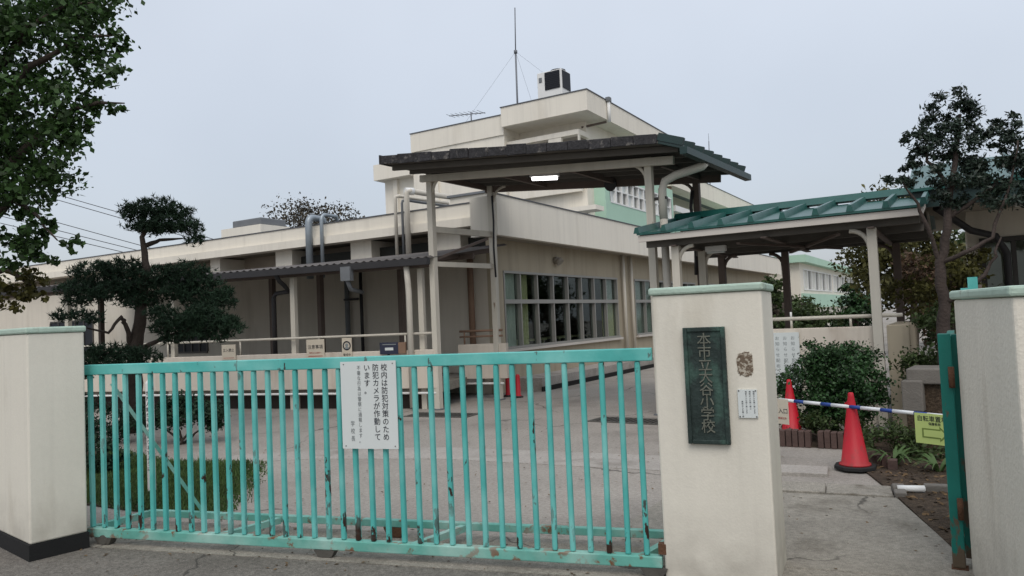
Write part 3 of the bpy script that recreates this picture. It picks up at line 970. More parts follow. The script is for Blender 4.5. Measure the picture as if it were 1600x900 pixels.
# steeper teal end of the roof
e0 = .93
def ce(v, k, dz):
    p = cp(e0, v).lerp(cp(1.0, v), k)
    return p + Vector((0, 0, dz - .10 * k))
mk('end_slope', B().prism([ce(0, 0, 0), ce(0, 1, 0), ce(1, 1, 0), ce(1, 0, 0)], [ce(0, 0, .05), ce(0, 1, .05), ce(1, 1, .05), ce(1, 0, .05)]), 'teal_dark', h)
NE = 14
for k in range(NE):
    a, d_ = .93 * k / NE, .93 * (k + 1) / NE - .0012
    j0, j1, j2 = random.uniform(-.022, .012), random.uniform(-.018, .018), random.uniform(-.004, .006)
    mk('edge_tile', B().prism([cp(a, -.014 + j2, -.01 + j0), cp(d_, -.014 + j2, -.01 + j0 * .3), cp(d_, -.002, -.01 + j0 * .3), cp(a, -.002, -.01 + j0)], [cp(a, -.012 + j2, .14 + j1), cp(d_, -.012 + j2, .135 + j1), cp(d_, -.002, .135 + j1), cp(a, -.002, .14 + j1)]), 'roof_dark', h, bevel=.008)
mk('back_fascia', B().prism([cp(0, 1.002, -.01), cp(.93, 1.002, -.01), cp(.93, 1.012, -.01), cp(0, 1.012, -.01)], [cp(0, 1.002, .10), cp(.93, 1.002, .10), cp(.93, 1.012, .10), cp(0, 1.012, .10)]), 'roof_dark', h)
mk('left_fascia', B().prism([cp(-.006, -.012, -.02), cp(-.0005, -.012, -.02), cp(-.0005, 1.012, -.02), cp(-.006, 1.012, -.02)], [cp(-.006, -.012, .14), cp(-.0005, -.012, .14), cp(-.0005, 1.012, .14), cp(-.006, 1.012, .14)]), 'roof_dark', h)
for k in range(8):
    v = .01 + k * .14
    bb = B().beam(cp(0, v, .085), cp(.93, v, .085), .07, .09)
    rb = mk('roof_rib', bb, 'roof_dark', h)
    mk('rib_end', B().beam(ce(v, 0, .10), ce(v, 1, .10), .08, .11), 'teal_dark', rb)
for k in range(7):
    a, d_ = .02 + k * .14, .14 + k * .14
    mk('roof_pan', B().prism([cp(0, a, .036), cp(.93, a, .036), cp(.93, d_, .036), cp(0, d_, .036)], [cp(0, a, .05), cp(.93, a, .05), cp(.93, d_, .05), cp(0, d_, .05)]), 'roof_dark', h)
mk('gutter', B().beam(ce(-.02, 1.06, -.03), ce(1.02, 1.06, -.03), .11, .10), 'teal_dark', h)
for k in range(6):
    v = .08 + k * .17
    mk('purlin', B().beam(cp(.01, v, -.055), cp(.97, v, -.055), .05, .09), 'roof_under', h)
mk('front_beam', B().beam(cp(.02, .33, -.16), cp(.93, .20, -.16), .08, .12), 'post_cream', h)
mk('back_beam', B().beam(cp(.06, .96, -.16), cp(.93, .94, -.16), .08, .12), 'post_brown', h)
for s in (.06, .31, .57, .86):
    mk('rafter', B().beam(cp(s, .36, -.13), cp(s, .98, -.13), .06, .09), 'post_brown', h)
PO = [(-8.10, 10.76, 'post_cream'), (-7.82, 12.36, 'post_cream'), (-4.0, 10.92, 'post_cream'), (-3.89, 13.0, 'post_brown')]
for x, y, m in PO:
    po = mk('post', B().box(x - .055, x + .055, y - .055, y + .055, 0, zr(x) - .08), m, h)
    mk('base_plate', B().box(x - .09, x + .09, y - .09, y + .09, .002, .02), 'grey_box', po)
for i, (x, y, m) in enumerate(PO):
    sgn = 1 if i < 2 else -1
    pts = [(x + sgn * .05, y, zr(x) - .42)]
    for k in range(1, 7):
        a = R(90) * k / 6
        pts.append((x + sgn * (.05 + .30 * (1 - math.cos(a))), y, zr(x) - .42 + .28 * math.sin(a)))
    mk('knee_brace', B().tube(pts, .028, 8), m, h)
# tie beams between the two left posts
mk('tie_beam', B().beam((-8.1, 10.76, 3.25), (-7.82, 12.36, 3.25), .07, .11), 'post_cream', h)
mk('tie_beam', B().beam((-8.1, 10.76, 2.62), (-7.82, 12.36, 2.62), .06, .09), 'post_cream', h)
mk('tie_brace', B().beam((-8.08, 10.85, 2.72), (-7.84, 12.2, 3.16), .035, .05), 'post_brown', h)
mk('rain_pipe', B().tube([ce(.30, 1.0, -.08), ce(.30, .9, -.14), (-3.62, 11.05, 3.66), (-3.78, 11.0, 3.58), (-3.82, 10.98, 3.45), (-3.82, 10.98, 3.0)], .065, 12), 'pipe_cream', h)
mk('rain_pipe', B().tube([(-3.82, 10.98, 3.0), (-3.82, 10.98, .05)], .06, 12), 'pipe_cream', h)
mk('pipe_clip', B().box(-4.0, -3.75, 10.94, 11.02, 3.3, 3.34), 'frame_dark', h)
mk('conduit', B().tube([(-3.95, 12.93, 3.7), (-3.98, 12.9, 3.4), (-3.93, 12.92, 2.9), (-3.96, 12.93, 2.2)], .03, 8), 'pipe_dark', h)
mk('conduit', B().tube([(-7.76, 12.30, 4.0), (-7.74, 12.29, 3.5), (-7.77, 12.30, 3.0), (-7.75, 12.30, 2.4)], .02, 8), 'pipe_dark', h)
mk('speaker', B().tube([(-5.35, 12.72, 3.98), (-5.35, 12.55, 3.94)], [.07, .12], 14), 'pipe_dark', h)
fl = thing('strip_light', 'lit white fluorescent strip light under the tall dark canopy roof', 'lamp', -6.2, 11.2, 5, 3.98)
p0, p1 = cp(.385, .50, -.19), cp(.485, .50, -.19)
mk('housing', B().beam(p0 + Vector((0, 0, .05)), p1 + Vector((0, 0, .05)), .12, .05), 'white_paint', fl)
mk('tube', B().tube([p0 + Vector((.03, 0, -.005)), p1 + Vector((-.03, 0, -.005))], .035, 12), 'lamp_glow', fl)
mk('hanger', B().beam(p0 + Vector((.1, 0, .07)), p0 + Vector((.1, 0, .19)), .02, .02, (1, 0, 0)), 'frame_dark', fl)
mk('hanger', B().beam(p1 + Vector((-.1, 0, .07)), p1 + Vector((-.1, 0, .19)), .02, .02, (1, 0, 0)), 'frame_dark', fl)

# ================================================================== PORCH with the teal batten roof
q = thing('porch_canopy', 'porch with teal batten-seam gable roof and white fascia on cream posts', 'canopy', -2.1, 12)
X0, X1, YE, YR, YB, ZE, ZR_ = -3.95, -.30, 10.2, 12.0, 13.8, 2.70, 3.02
def rp(x, k, dz=0.):      # k: 0 eave, 1 ridge
    return Vector((x, YE + (YR - YE) * k, ZE + (ZR_ - ZE) * k + dz))
def rb_(x, k, dz=0.):
    return Vector((x, YB + (YR - YB) * k, ZE + (ZR_ - ZE) * k + dz))
nb = 9
step = (X1 - X0) / nb
for k in range(nb):
    a, d_ = X0 + k * step, X0 + (k + 1) * step
    mk('roof_pan', B().prism([rp(a, -.03, 0), rp(d_, -.03, 0), rp(d_, 1, 0), rp(a, 1, 0)], [rp(a, -.03, .03), rp(d_, -.03, .03), rp(d_, 1, .03), rp(a, 1, .03)]), 'teal_roof', q)
    mk('roof_pan', B().prism([rb_(d_, -.03, 0), rb_(a, -.03, 0), rb_(a, 1, 0), rb_(d_, 1, 0)], [rb_(d_, -.03, .03), rb_(a, -.03, .03), rb_(a, 1, .03), rb_(d_, 1, .03)]), 'teal_roof', q)
for k in range(nb + 1):
    x = X0 + k * step
    bt = B()
    for f in (rp, rb_):
        bt.prism([f(x - .045, -.035, .028), f(x + .045, -.035, .028), f(x + .045, .99, .028), f(x - .045, .99, .028)],
                 [f(x - .022, -.035, .115), f(x + .022, -.035, .115), f(x + .022, .99, .115), f(x - .022, .99, .115)])
    mk('roof_batten', bt, 'teal_roof', q)
mk('ridge_cap', B().prism([(X0 - .02, YR - .12, ZR_ + .06), (X1 + .02, YR - .12, ZR_ + .06), (X1 + .02, YR + .12, ZR_ + .06), (X0 - .02, YR + .12, ZR_ + .06)],
                          [(X0 - .02, YR - .03, ZR_ + .17), (X1 + .02, YR - .03, ZR_ + .17), (X1 + .02, YR + .03, ZR_ + .17), (X0 - .02, YR + .03, ZR_ + .17)]), 'teal_roof', q)
mk('front_fascia', B().box(X0 + .01, X1 - .01, YE - .03, YE + .02, ZE - .105, ZE - .018), 'fascia_white', q)
mk('back_fascia', B().box(X0 + .01, X1 - .01, YB - .02, YB + .03, ZE - .105, ZE - .018), 'fascia_white', q)
for x in (X0 + .015, X1 - .04):
    for f in (rp, rb_):
        mk('verge_board', B().prism([f(x, .012, -.10), f(x + .025, .012, -.10), f(x + .025, .985, -.10), f(x, .985, -.10)], [f(x, .012, -.003), f(x + .025, .012, -.003), f(x + .025, .985, -.003), f(x, .985, -.003)]), 'fascia_white', q)
mk('ceiling', B().box(X0 + .05, X1 - .05, YE + .03, YB - .03, ZE - .07, ZE - .05), 'roof_under', q)
for y in (10.4, 11.6, 12.8, 13.5):
    mk('cross_beam', B().box(X0 + .06, X1 - .06, y - .04, y + .04, ZE - .18, ZE - .072), 'roof_under', q)
for x in (-3.45, -2.2, -.9):
    mk('long_beam', B().box(x - .04, x + .04, YE + .05, YB - .05, ZE - .20, ZE - .182), 'post_brown', q)
PQ = [(-3.46, 10.4, 'post_cream'), (-.90, 10.4, 'post_cream'), (-3.44, 11.62, 'post_cream'), (-3.50, 12.95, 'post_brown'), (-2.53, 13.4, 'post_brown'), (-.82, 13.4, 'post_brown')]
for i, (x, y, m) in enumerate(PQ):
    po = mk('post', B().box(x - .055, x + .055, y - .055, y + .055, 0, ZE - .19), m, q)
    mk('base_plate', B().box(x - .09, x + .09, y - .09, y + .09, .002, .02), 'grey_box', po)
    for sg in ((1, 0), (0, 1)) if x < -3 else ((-1, 0), (0, 1)):
        pts = []
        for k in range(7):
            a = R(90) * k / 6
            pts.append((x + sg[0] * (.04 + .22 * (1 - math.cos(a))), y + sg[1] * (.04 + .22 * (1 - math.cos(a))), ZE - .42 + .22 * math.sin(a)))
        if y < 13.3 or sg[1] == 0:
            mk('knee_brace', B().tube(pts, .03, 8), m, q)
mk('ceiling_brace', B().beam((-2.6, 10.5, ZE - .22), (-1.6, 13.2, ZE - .22), .05, .03), 'post_brown', q)
mk('ceiling_brace', B().beam((-1.3, 10.5, ZE - .22), (-2.4, 13.2, ZE - .22), .05, .03), 'post_brown', q)
pl_ = thing('porch_lamp', 'small white ceiling lamp near the left corner of the teal porch', 'lamp', -3.05, 11.0, 0, 2.4)
mk('case', B().box(-3.2, -2.9, 10.95, 11.05, ZE - .27, ZE - .185), 'white_paint', pl_, bevel=.01)
mk('diffuser', B().box(-3.18, -2.92, 10.96, 11.04, ZE - .295, ZE - .271), 'paper', pl_, bevel=.01)

# low wall with handrail behind the round bush
lw = thing('porch_wall', 'low cream wall with white pipe handrail behind the round bush', 'wall', -1.7, 10.5)
mk('wall', B().box(-2.75, -.96, 10.43, 10.55, 0, 1.27), 'terrace_paint', lw, bevel=.01)
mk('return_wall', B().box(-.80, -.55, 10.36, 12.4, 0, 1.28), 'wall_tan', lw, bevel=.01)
mk('handrail', B().tube([(-2.75, 10.49, 1.40), (-.62, 10.49, 1.40)], .026, 10), 'post_cream', lw)
for x in (-2.35, -1.95, -1.22):
    mk('rail_post', B().tube([(x, 10.49, 1.265), (x, 10.49, 1.39)], .016, 8), 'post_cream', lw)
mk('rail_finial', B().tube([(-1.95, 10.49, 1.40), (-1.95, 10.49, 1.49)], .014, 8), 'white_paint', lw)
nb_ = thing('poster_board', 'white poster with faint writing on the low wall right of the plaque pillar', 'poster', -2.15, 10.4, 0, .4)
PF = frame(-2.15, 10.42, 0)
mk('sheet', B(PF).box(-.25, .30, -.02, .005, .46, 1.22), 'paper', nb_)
for k in range(5):
    text('lettering', '\n'.join('お知らせ配布案内')[:15 - 2 * (k % 3)], .055, 'ink_grey', nb_, face_on(PF, .22 - k * .10, -.021, 1.17), line=1.35)

# ================================================================== GATE PILLARS
p = thing('gate_pillar', 'cream stucco gate pillar carrying the dark bronze name plaque', 'pillar', -1.565, 4.2, 6)
PF1 = frame(-1.565, 4.2, 6)
mk('shaft', B(PF1).box(0, .625, 0, .52, 0, 1.655), 'pillar_paint', p, bevel=.012)
mk('cap', B(PF1).box(-.014, .640, -.016, .535, 1.656, 1.70), 'cap_mint', p, bevel=.012)
p = thing('gate_pillar', 'wide cream gate pillar with black foot at the left edge', 'pillar', -5.66, 2.73, -9.1)
PF2 = frame(-5.66, 2.73, -9.1)
mk('shaft', B(PF2).box(-1.6, 0, 0, .375, .125, 1.60), 'pillar_paint', p, bevel=.012)
mk('foot', B(PF2).box(-1.61, .008, -.008, .383, 0, .124), 'black_base', p)
mk('cap', B(PF2).box(-1.62, .012, -.012, .388, 1.601, 1.645), 'cap_mint', p, bevel=.012)
p = thing('gate_pillar', 'rough cream gate pillar with pale green cap at the right edge', 'pillar', -.03, 4.95, 13)
PF3 = frame(-.03, 4.95, 13)
mk('shaft', B(PF3).box(0, 1.3, -1.02, 0, 0, 1.555), 'pillar_rough', p, bevel=.014)
mk('cap', B(PF3).box(-.018, 1.32, -1.04, .018, 1.556, 1.605), 'cap_mint', p, bevel=.014)

pq = thing('name_plaque', 'tall dark green bronze name plaque with raised vertical characters', 'plaque', -1.26, 4.23, 6, .8)
mk('plate', B(PF1).box(.188, .412, -.022, -.002, .80, 1.455), 'bronze', pq)
fr = B(PF1).box(.182, .206, -.034, -.002, .795, 1.46).box(.394, .418, -.034, -.002, .795, 1.46).box(.2061, .3939, -.034, -.002, .795, .82).box(.2061, .3939, -.034, -.002, 1.435, 1.46)
mk('border', fr, 'bronze', pq, bevel=.004)
text('lettering', '\n'.join('本市立大谷小学校'), .082, 'bronze_letter', pq, face_on(PF1, .30, -.026, 1.425), line=.86, ext=.004)
n_ = thing('small_notice', 'small white notice with tiny blue-black print right of the plaque', 'notice', -1.05, 4.25, 6, .945)
mk('plate', B(PF1).box(.468, .572, -.010, -.001, .945, 1.103), 'paper', n_)
for k in range(4):
    text('lettering', '\n'.join('無断立入を固く禁じます')[:21 - 4 * (k == 1) - 6 * (k == 3)], .0105, 'ink', n_, face_on(PF1, .555 - k * .021, -.0105, 1.095 if k < 3 else 1.04), line=1.12, ext=.0002)
for a, c_ in ((.475, 1.096), (.565, 1.096), (.475, .952), (.565, .952)):
    mk('screw', B(PF1).tube([(a, -.010, c_), (a, -.0125, c_)], .004, 8), 'wheel_grey', n_)
st = thing('adhesive_residue', 'brown patch of old adhesive above the small white notice', 'stain', -1.05, 4.25, 6, 1.176)
bb = B(PF1)
n = 40
ring = []
rr = random.Random(5)
for k in range(n):
    a = 2 * math.pi * k / n
    cx, cz = math.copysign(abs(math.cos(a)) ** .45, math.cos(a)), math.copysign(abs(math.sin(a)) ** .45, math.sin(a))
    w_ = rr.uniform(.86, 1.05)
    ring.append((.515 + .043 * cx * w_, 1.245 + .068 * cz * w_))
bb.prism([(x, -.0005, z) for x, z in ring], [(x, -.003, z) for x, z in ring])
mk('glue_layer', bb, 'residue', st)

# ================================================================== SLIDING GATE
g = thing('sliding_gate', 'turquoise steel sliding gate with chipped rusty bars', 'gate', -5.725, 3.18, 14.02)
LG = 4.27
mk('top_rail', B(G).box(0, LG, -.025, .03, 1.272, 1.348), 'turquoise', g, bevel=.006)
mk('bottom_rail', B(G).box(-.01, LG, -.03, .035, .062, .128), 'turquoise_pale', g, bevel=.006)
bar_bm = B().box(-.0155, .0155, -.018, .018, .129, 1.271)
bmesh.ops.bevel(bar_bm.bm, geom=bar_bm.bm.edges[:], offset=.006, segments=1, affect='EDGES')
bar_me = bpy.data.meshes.new('bar')
bar_bm.bm.to_mesh(bar_me)
bar_me.materials.append(MATS['turquoise'])
NB = 38
for k in range(NB):
    o = inst('bar', bar_me, g, (.036 + k * 4.146 / (NB - 1), .002 + random.uniform(-.003, .003), 0))
    o.rotation_euler = (random.uniform(-.003, .003), random.uniform(-.004, .004), random.uniform(-.05, .05))
mk('rear_rail', B(G).box(.10, LG - .02, .47, .52, .085, .135), 'turquoise_pale', g, bevel=.004)
mk('frame_strut', B(G).beam((0.0, .03, .105), (.10, .48, .105), .05, .05), 'turquoise_pale', g)
for x in (1.22, 2.72, 4.2):
    mk('frame_strut', B(G).beam((x - .05, .035, .10), (x + .12, .47, .10), .045, .045), 'turquoise_pale', g)
mk('back_strut', B(G).beam((.62, .5, .13), (.20, .04, 1.2), .026, .026), 'turquoise_pale', g)
for x, y, m_ in ((.16, 0, 'wheel_grey'), (2.03, 0, 'wheel_grey'), (2.30, .495, 'rust'), (LG - .05, 0, 'wheel_grey')):
    wh = mk('wheel_fork', B(G).prism([(x - .05, y - .030, .014), (x + .05, y - .030, .014), (x + .05, y + .030, .014), (x - .05, y + .030, .014)],
                                     [(x - .08, y - .034, .061 if y < .2 else .084), (x + .08, y - .034, .061 if y < .2 else .084), (x + .08, y + .034, .061 if y < .2 else .084), (x - .08, y + .034, .061 if y < .2 else .084)]), m_, g)
    mk('wheel', B(G).tube([(x, y - (.036 if x < 1 else .02), .046), (x, y + .02, .046)], .036, 18), 'wheel_grey', wh)
mk('end_latch', B(G).box(LG - .02, LG + .03, -.02, .03, .14, .20), 'rust', g)

s = thing('camera_sign', 'white sign with black vertical Japanese lettering tied to the gate bars', 'sign', -3.39, 3.72, 14.02, .74)
mk('board', B(G).box(2.205, 2.612, -.042, -.034, .742, 1.318), 'paper', s)
for txt, xx, sz, m_, zt in (('校内は防犯対策のため', 2.528, .0505, 'ink', 1.297), ('防犯カメラが作動して', 2.466, .0505, 'ink', 1.297), ('います。', 2.402, .0505, 'ink', 1.297)):
    text('lettering', '\n'.join(txt), sz, m_, s, face_on(G, xx, -.0435, zt), line=1.0, sx=.95)
text('small_lettering', '\n'.join('不審な行為は警察に通報します。'), .033, 'ink_grey', s, face_on(G, 2.342, -.0435, 1.29), line=1.04, sx=.8)
text('small_lettering', '\n'.join('学校長'), .038, 'ink_grey', s, face_on(G, 2.285, -.0435, .925), line=1.3, sx=.8)
for x in (2.23, 2.59):
    for z in (.76, 1.30):
        mk('tie', B(G).tube([(x, -.045, z), (x, .012, z)], .004, 6), 'wheel_grey', s)

# open leaf of the side gate, seen edge on against the right pillar
og = thing('side_gate_leaf', 'dark turquoise side gate leaf standing open against the right pillar', 'gate', -.05, 4.98, 0)
PFL = frame(-.045, 5.0, 0)
mk('hinge_post', B(PFL).box(-.078, -.012, -.02, .05, .02, 1.36), 'gate_green', og, bevel=.005)
mk('leaf_frame', B(PFL).box(-.04, .002, .13, 1.15, 1.29, 1.34).box(-.04, .002, .13, 1.15, .10, .16).box(-.010, .072, .055, .12, .06, 1.352).box(-.04, .002, 1.09, 1.15, .161, 1.289), 'gate_green', og)
for k in range(7):
    y = .22 + k * .125
    mk('bar', B(PFL).box(-.034, -.008, y - .02, y + .02, .161, 1.289), 'gate_green', og)
mk('hinge', B(PFL).tube([(-.02, -.035, 1.05), (-.02, -.035, 1.17)], .016, 8), 'rust', og)
mk('hinge', B(PFL).tube([(-.02, -.035, .30), (-.02, -.035, .42)], .016, 8), 'rust', og)
mk('stop_foot', B(PFL).box(-.085, .0, -.03, .054, 0, .019), 'rust', og)
fp = thing('far_gate_post', 'bright turquoise metal post top peeping over the right pillar cap', 'post', .03, 6.6, 0)
mk('post', B().box(.012, .06, 6.55, 6.65, 0, 1.64), 'turquoise', fp)
mk('bracket', B().box(.0601, .125, 6.57, 6.63, 1.50, 1.72), 'turquoise', fp)
mk('cap', B().box(.1252, .15, 6.58, 6.62, 1.54, 1.66), 'post_brown', fp)

# ================================================================== RIGHT SIDE: cones, bar, signs, planter, bench
def cone(x, y, label, rot=0):
    o = thing('traffic_cone', label, 'cone', x, y, rot, .017, 'red traffic cones holding the bar')
    F = frame(x, y, rot, .017)
    bs = B(F)
    bs.poly([(.19 * math.cos(a) * f, .19 * math.sin(a) * f) for a, f in [(R(45 * k + 22.5), 1.0) for k in range(8)]], 0, .035)
    mk('base', bs, 'cone_base', o, bevel=.006)
    mk('cone_body', B(F).lathe((0, 0, 0), [(.142, .036), (.138, .05), (.120, .06), (.028, .67), (.025, .70), (.017, .71)], 28), 'cone_red', o)
    return o
cone(-.93, 7.66, 'red traffic cone standing in front of the planting bed on the footpath')
cone(-1.735, 8.98, 'red traffic cone half hidden behind the plaque pillar')
bar = thing('barrier_bar', 'blue and white striped bar running from cone to side gate', 'barrier', -.8, 7.5, 0, .6)
a, d_ = Vector((-1.66, 8.02, .605)), Vector((-.02, 7.13, .585))
NS = 15
cols = ['bar_white', 'bar_blue']
cuts = [0]
while cuts[-1] < 1:
    cuts.append(min(1, cuts[-1] + (.105 if len(cuts) % 2 else .062)))
for k, (u0, u1) in enumerate(zip(cuts, cuts[1:])):
    mk('stripe', B().tube([a.lerp(d_, u0), a.lerp(d_, u1)], .017, 12), cols[k % 2], bar)
mk('ring', B().tube([a.lerp(d_, .43) + Vector((0, .05, 0)), a.lerp(d_, .43) + Vector((0, .10, 0))], .045, 12), 'cone_red', bar)
BF = frame(-.245, 7.212, math.degrees(math.atan2(-.89, 1.64)))
ys_ = thing('arrow_sign', 'yellow-green sign with black heading and arrow hanging on the striped bar', 'sign', -.245, 7.212, -28.5, .36)
mk('board', B(BF).box(-.15, .17, -.028, -.022, .35, .605), 'sign_yellow', ys_)
text('lettering', '自転車置場', .052, 'ink', ys_, face_on(BF, .0, -.0295, .585))
text('small_lettering', '保護者用', .026, 'ink', ys_, face_on(BF, .02, -.0295, .532))
ar = B(BF)
ar.prism([(x, -.0285, z) for x, z in ((-.09, .40), (.06, .40), (.06, .375), (.13, .44), (.06, .505), (.06, .48), (-.09, .48))],
         [(x, -.0297, z) for x, z in ((-.09, .40), (.06, .40), (.06, .375), (.13, .44), (.06, .505), (.06, .48), (-.09, .48))])
mk('arrow', ar, 'sign_olive', ys_)
ar = B(BF)
ar.prism([(x, -.0297, z) for x, z in ((-.075, .412), (.07, .412), (.07, .40), (.108, .44), (.07, .48), (.07, .468), (-.075, .468))],
         [(x, -.0305, z) for x, z in ((-.075, .412), (.07, .412), (.07, .40), (.108, .44), (.07, .48), (.07, .468), (-.075, .468))])
mk('arrow_face', ar, 'sign_yellow', ys_)
WF = frame(-1.585, 7.94, -28.5)
ws = thing('hanging_notice', 'small cream notice hanging from the bar beside the plaque pillar', 'notice', -1.585, 7.94, -28.5, .37)
mk('board', B(WF).box(-.10, .065, -.035, -.03, .37, .625), 'paper_cream', ws)
text('lettering', '入口', .06, 'ink', ws, face_on(WF, .0, -.0365, .53))
text('small_lettering', '関係者以外', .024, 'ink_red', ws, face_on(WF, -.02, -.0365, .44))

# brick edging: each brick its own piece
be = thing('brick_edging', 'row of dark brown upright edging bricks below the round bush', 'edging', -1.5, 8.75)
for k in range(14):
    x = -2.02 + k * .067
    hgt = .185 + random.uniform(-.008, .008)
    if k == 8:
        continue
    mk('brick', B().box(x, x + .058, 8.70 + random.uniform(-.006, .006), 8.82, 0, hgt), 'brick_dark', be, bevel=.006)
for k in range(9):
    y = 8.62 - k * .11
    mk('brick', B().box(-1.10 + k * .055, -1.02 + k * .055, y - .05, y + .05, 0, .10 + random.uniform(-.02, .02)), 'brick_dark', be, bevel=.006)
ks = thing('kerb_slabs', 'row of worn concrete slabs across the footpath', 'slabs', -1.0, 6.7)
for x0, x1 in ((-2.0, -1.44), (-1.43, -1.06), (-1.05, -.56)):
    sl = mk('slab', B(frame(-1.0, 6.75, 7)).box(x0 + 1.0, x1 + 1.0, -.19, .16, -.01, .026 + random.uniform(0, .006)), 'concrete_slab', ks, bevel=.006)
mk('end_stone', B(frame(-1.0, 6.75, 7)).box(.45, .54, -.17, .18, -.01, .05), 'bench_stone', ks, bevel=.01)
mk('plate', B(frame(-1.4, 7.35, 7)).box(-.5, .27, -.13, .22, -.01, .035), 'concrete_light', ks, bevel=.006)
wp = thing('white_pipe_stub', 'short white plastic pipe stub lying at the edge of the soil', 'pipe', -.44, 6.84, 20, .017)
mk('stub', B().tube([(-.53, 6.80, .045), (-.33, 6.86, .045)], .028, 12), 'white_paint', wp)
mk('stub_end', B().tube([(-.56, 6.79, .045), (-.53, 6.80, .045)], .036, 12), 'bench_stone', wp)
ke = thing('border_stones', 'low line of pale border stones along the soil right of the white pipe', 'edging', 0, 7.0)
for k in range(5):
    mk('stone', B(frame(-.25 + k * .2, 6.95 + k * .02, 8)).box(-.09, .09, -.04, .04, 0, .07 + .01 * (k % 2)), 'bench_stone', ke, bevel=.012)
bn = thing('stone_bench', 'grey stone bench under the dark tree left of the side gate', 'bench', -.2, 9.5)
mk('seat', B(frame(-.2, 9.0, -6)).box(-.30, .55, -.25, .25, .70, .86), 'bench_stone', bn, bevel=.015)
mk('leg', B(frame(-.2, 9.0, -6)).box(-.18, .0, -.2, .2, 0, .699), 'soil', bn)
mk('leg', B(frame(-.2, 9.0, -6)).box(.3, .5, -.2, .2, 0, .699), 'soil', bn)
sb = thing('stone_block', 'squat pale stone block left of the stone bench', 'block', -.45, 8.8)
mk('block', B(frame(-.46, 8.85, -8)).box(-.10, .10, -.12, .12, .42, .74), 'bench_stone', sb, bevel=.015)
mk('pedestal', B(frame(-.46, 8.85, -8)).box(-.07, .07, -.09, .09, 0, .419), 'soil', sb, bevel=.01)

# strap-leaved plant next to the cone
def strap_plant(x, y, n, L, label, seed):
    o = thing('strap_leaf_plant', label, 'plant', x, y, 0, .017)
    rng = random.Random(seed)
    for k in range(n):
        a = rng.uniform(0, 2 * math.pi)
        l = L * rng.uniform(.6, 1.1)
        w = .012 * rng.uniform(.8, 1.3)
        b_ = B()
        prev = None
        dx, dy = math.cos(a), math.sin(a)
        for i in range(6):
            t_ = i / 5
            r_ = l * (.08 + .75 * t_ ** 1.3)
            z_ = .017 + l * (.95 * t_ - .75 * t_ ** 2.2)
            ww = w * (1 - t_ ** 3) + .0008
            A = b_.bm.verts.new((x + dx * r_ - dy * ww, y + dy * r_ + dx * ww, z_))
            Bv = b_.bm.verts.new((x + dx * r_ + dy * ww, y + dy * r_ - dx * ww, z_))
            if prev:
                b_.bm.faces.new((prev[0], prev[1], Bv, A))
            prev = (A, Bv)
        mk('leaf', b_, 'leaf_strap', o)
strap_plant(-.62, 7.95, 34, .42, 'strap-leaved green plant right of the standing traffic cone', 1)
strap_plant(-.25, 7.75, 26, .36, 'strap-leaved plant directly below the yellow-green arrow sign', 2)

# fallen leaves on the soil
rng = np.random.default_rng(9)
n = 900
P = np.column_stack([rng.uniform(-.9, 1.2, n), rng.uniform(5.6, 8.6, n), np.full(n, .026)])
keep = inside(P[:, :2], [(-.08, 5.35), (1.2, 5.6), (1.2, 8.6), (-.9, 8.6), (-.9, 7.9), (-.48, 6.7)])
P = P[keep]
V, F = leaf_quads(rng, P, unit(rng.normal(size=(len(P), 3)) * .25 + np.array([0, 0, 1])), .045)
an = thing('fallen_leaves_tmp', 'x', 'x', 0, 7)
fo = np_mesh('fallen_leaves', V, F, 'litter', an)
fo.parent = None
fo.location = (0, 7, 0)
bpy.data.objects.remove(an)
setp(fo, 'brown fallen leaves scattered on the soil by the side gate', 'leaves', kind='stuff')

n = 1500
lp = np.concatenate([np.column_stack([rng.uniform(-8, .2, n), rng.uniform(2.2, 9, n)]),
                     np.column_stack([rng.uniform(-5.9, -1.6, 260), rng.uniform(-.35, .75, 260)])])
lp[n:, 1] = 3.18 + (lp[n:, 0] + 5.725) * .2497 + lp[n:, 1]
lp = lp[(rng.uniform(size=len(lp)) < .5)]
P = np.column_stack([lp, np.full(len(lp), .0165)])
V, F = leaf_quads(rng, P, unit(rng.normal(size=(len(P), 3)) * .10 + np.array([0, 0, 1])), .026)
an = thing('grit_tmp', 'x', 'x', -4, 5)
fo = np_mesh('leaf_litter', V, F, 'litter', an)
fo.parent = None
fo.location = (-4, 5, 0)
bpy.data.objects.remove(an)
setp(fo, 'tiny dry leaves strewn over the paving around the gate', 'leaves', kind='stuff')

# ================================================================== RIGHT BUILDING with teal eaves
rb2 = thing('teal_roof_building', 'building with deep teal eaves behind the dark tree at the right edge', 'building', 1.5, 13)
mk('wall', B().box(.16, .30, 13.0, 16, 0, 2.86).box(.301, 8, 13.0, 13.15, 0, .6).box(.301, 8, 13.0, 13.15, 2.45, 2.86).box(1.15, 8, 13.001, 13.151, .6, 2.45), 'wall_low', rb2)
wfr = mk('window', B().box(.302, 1.148, 12.97, 13.1, 2.38, 2.45).box(.302, 1.148, 12.97, 13.1, .6, .66).box(.302, .37, 12.97, 13.1, .66, 2.38).box(1.08, 1.148, 12.97, 13.1, .66, 2.38).box(.69, .75, 12.98, 13.09, .66, 2.38), 'frame_dark', rb2)
for a_, c2 in ((.371, .689), (.751, 1.079)):
    mk('pane', B().box(a_, c2, 13.03, 13.04, .661, 2.379), 'glass_light', wfr)
mk('room_back', B().box(.301, 4, 14.4, 14.5, 0, 3.0), 'curtain_white', rb2)
mk('soffit', B().box(-.42, 8, 11.6, 16, 2.86, 2.9), 'soffit', rb2)
mk('fascia', B().box(-.46, 8, 11.52, 11.599, 2.83, 3.06), 'teal_dark', rb2)
mk('fascia', B().box(-.50, -.421, 11.601, 16, 2.83, 3.06), 'teal_dark', rb2)
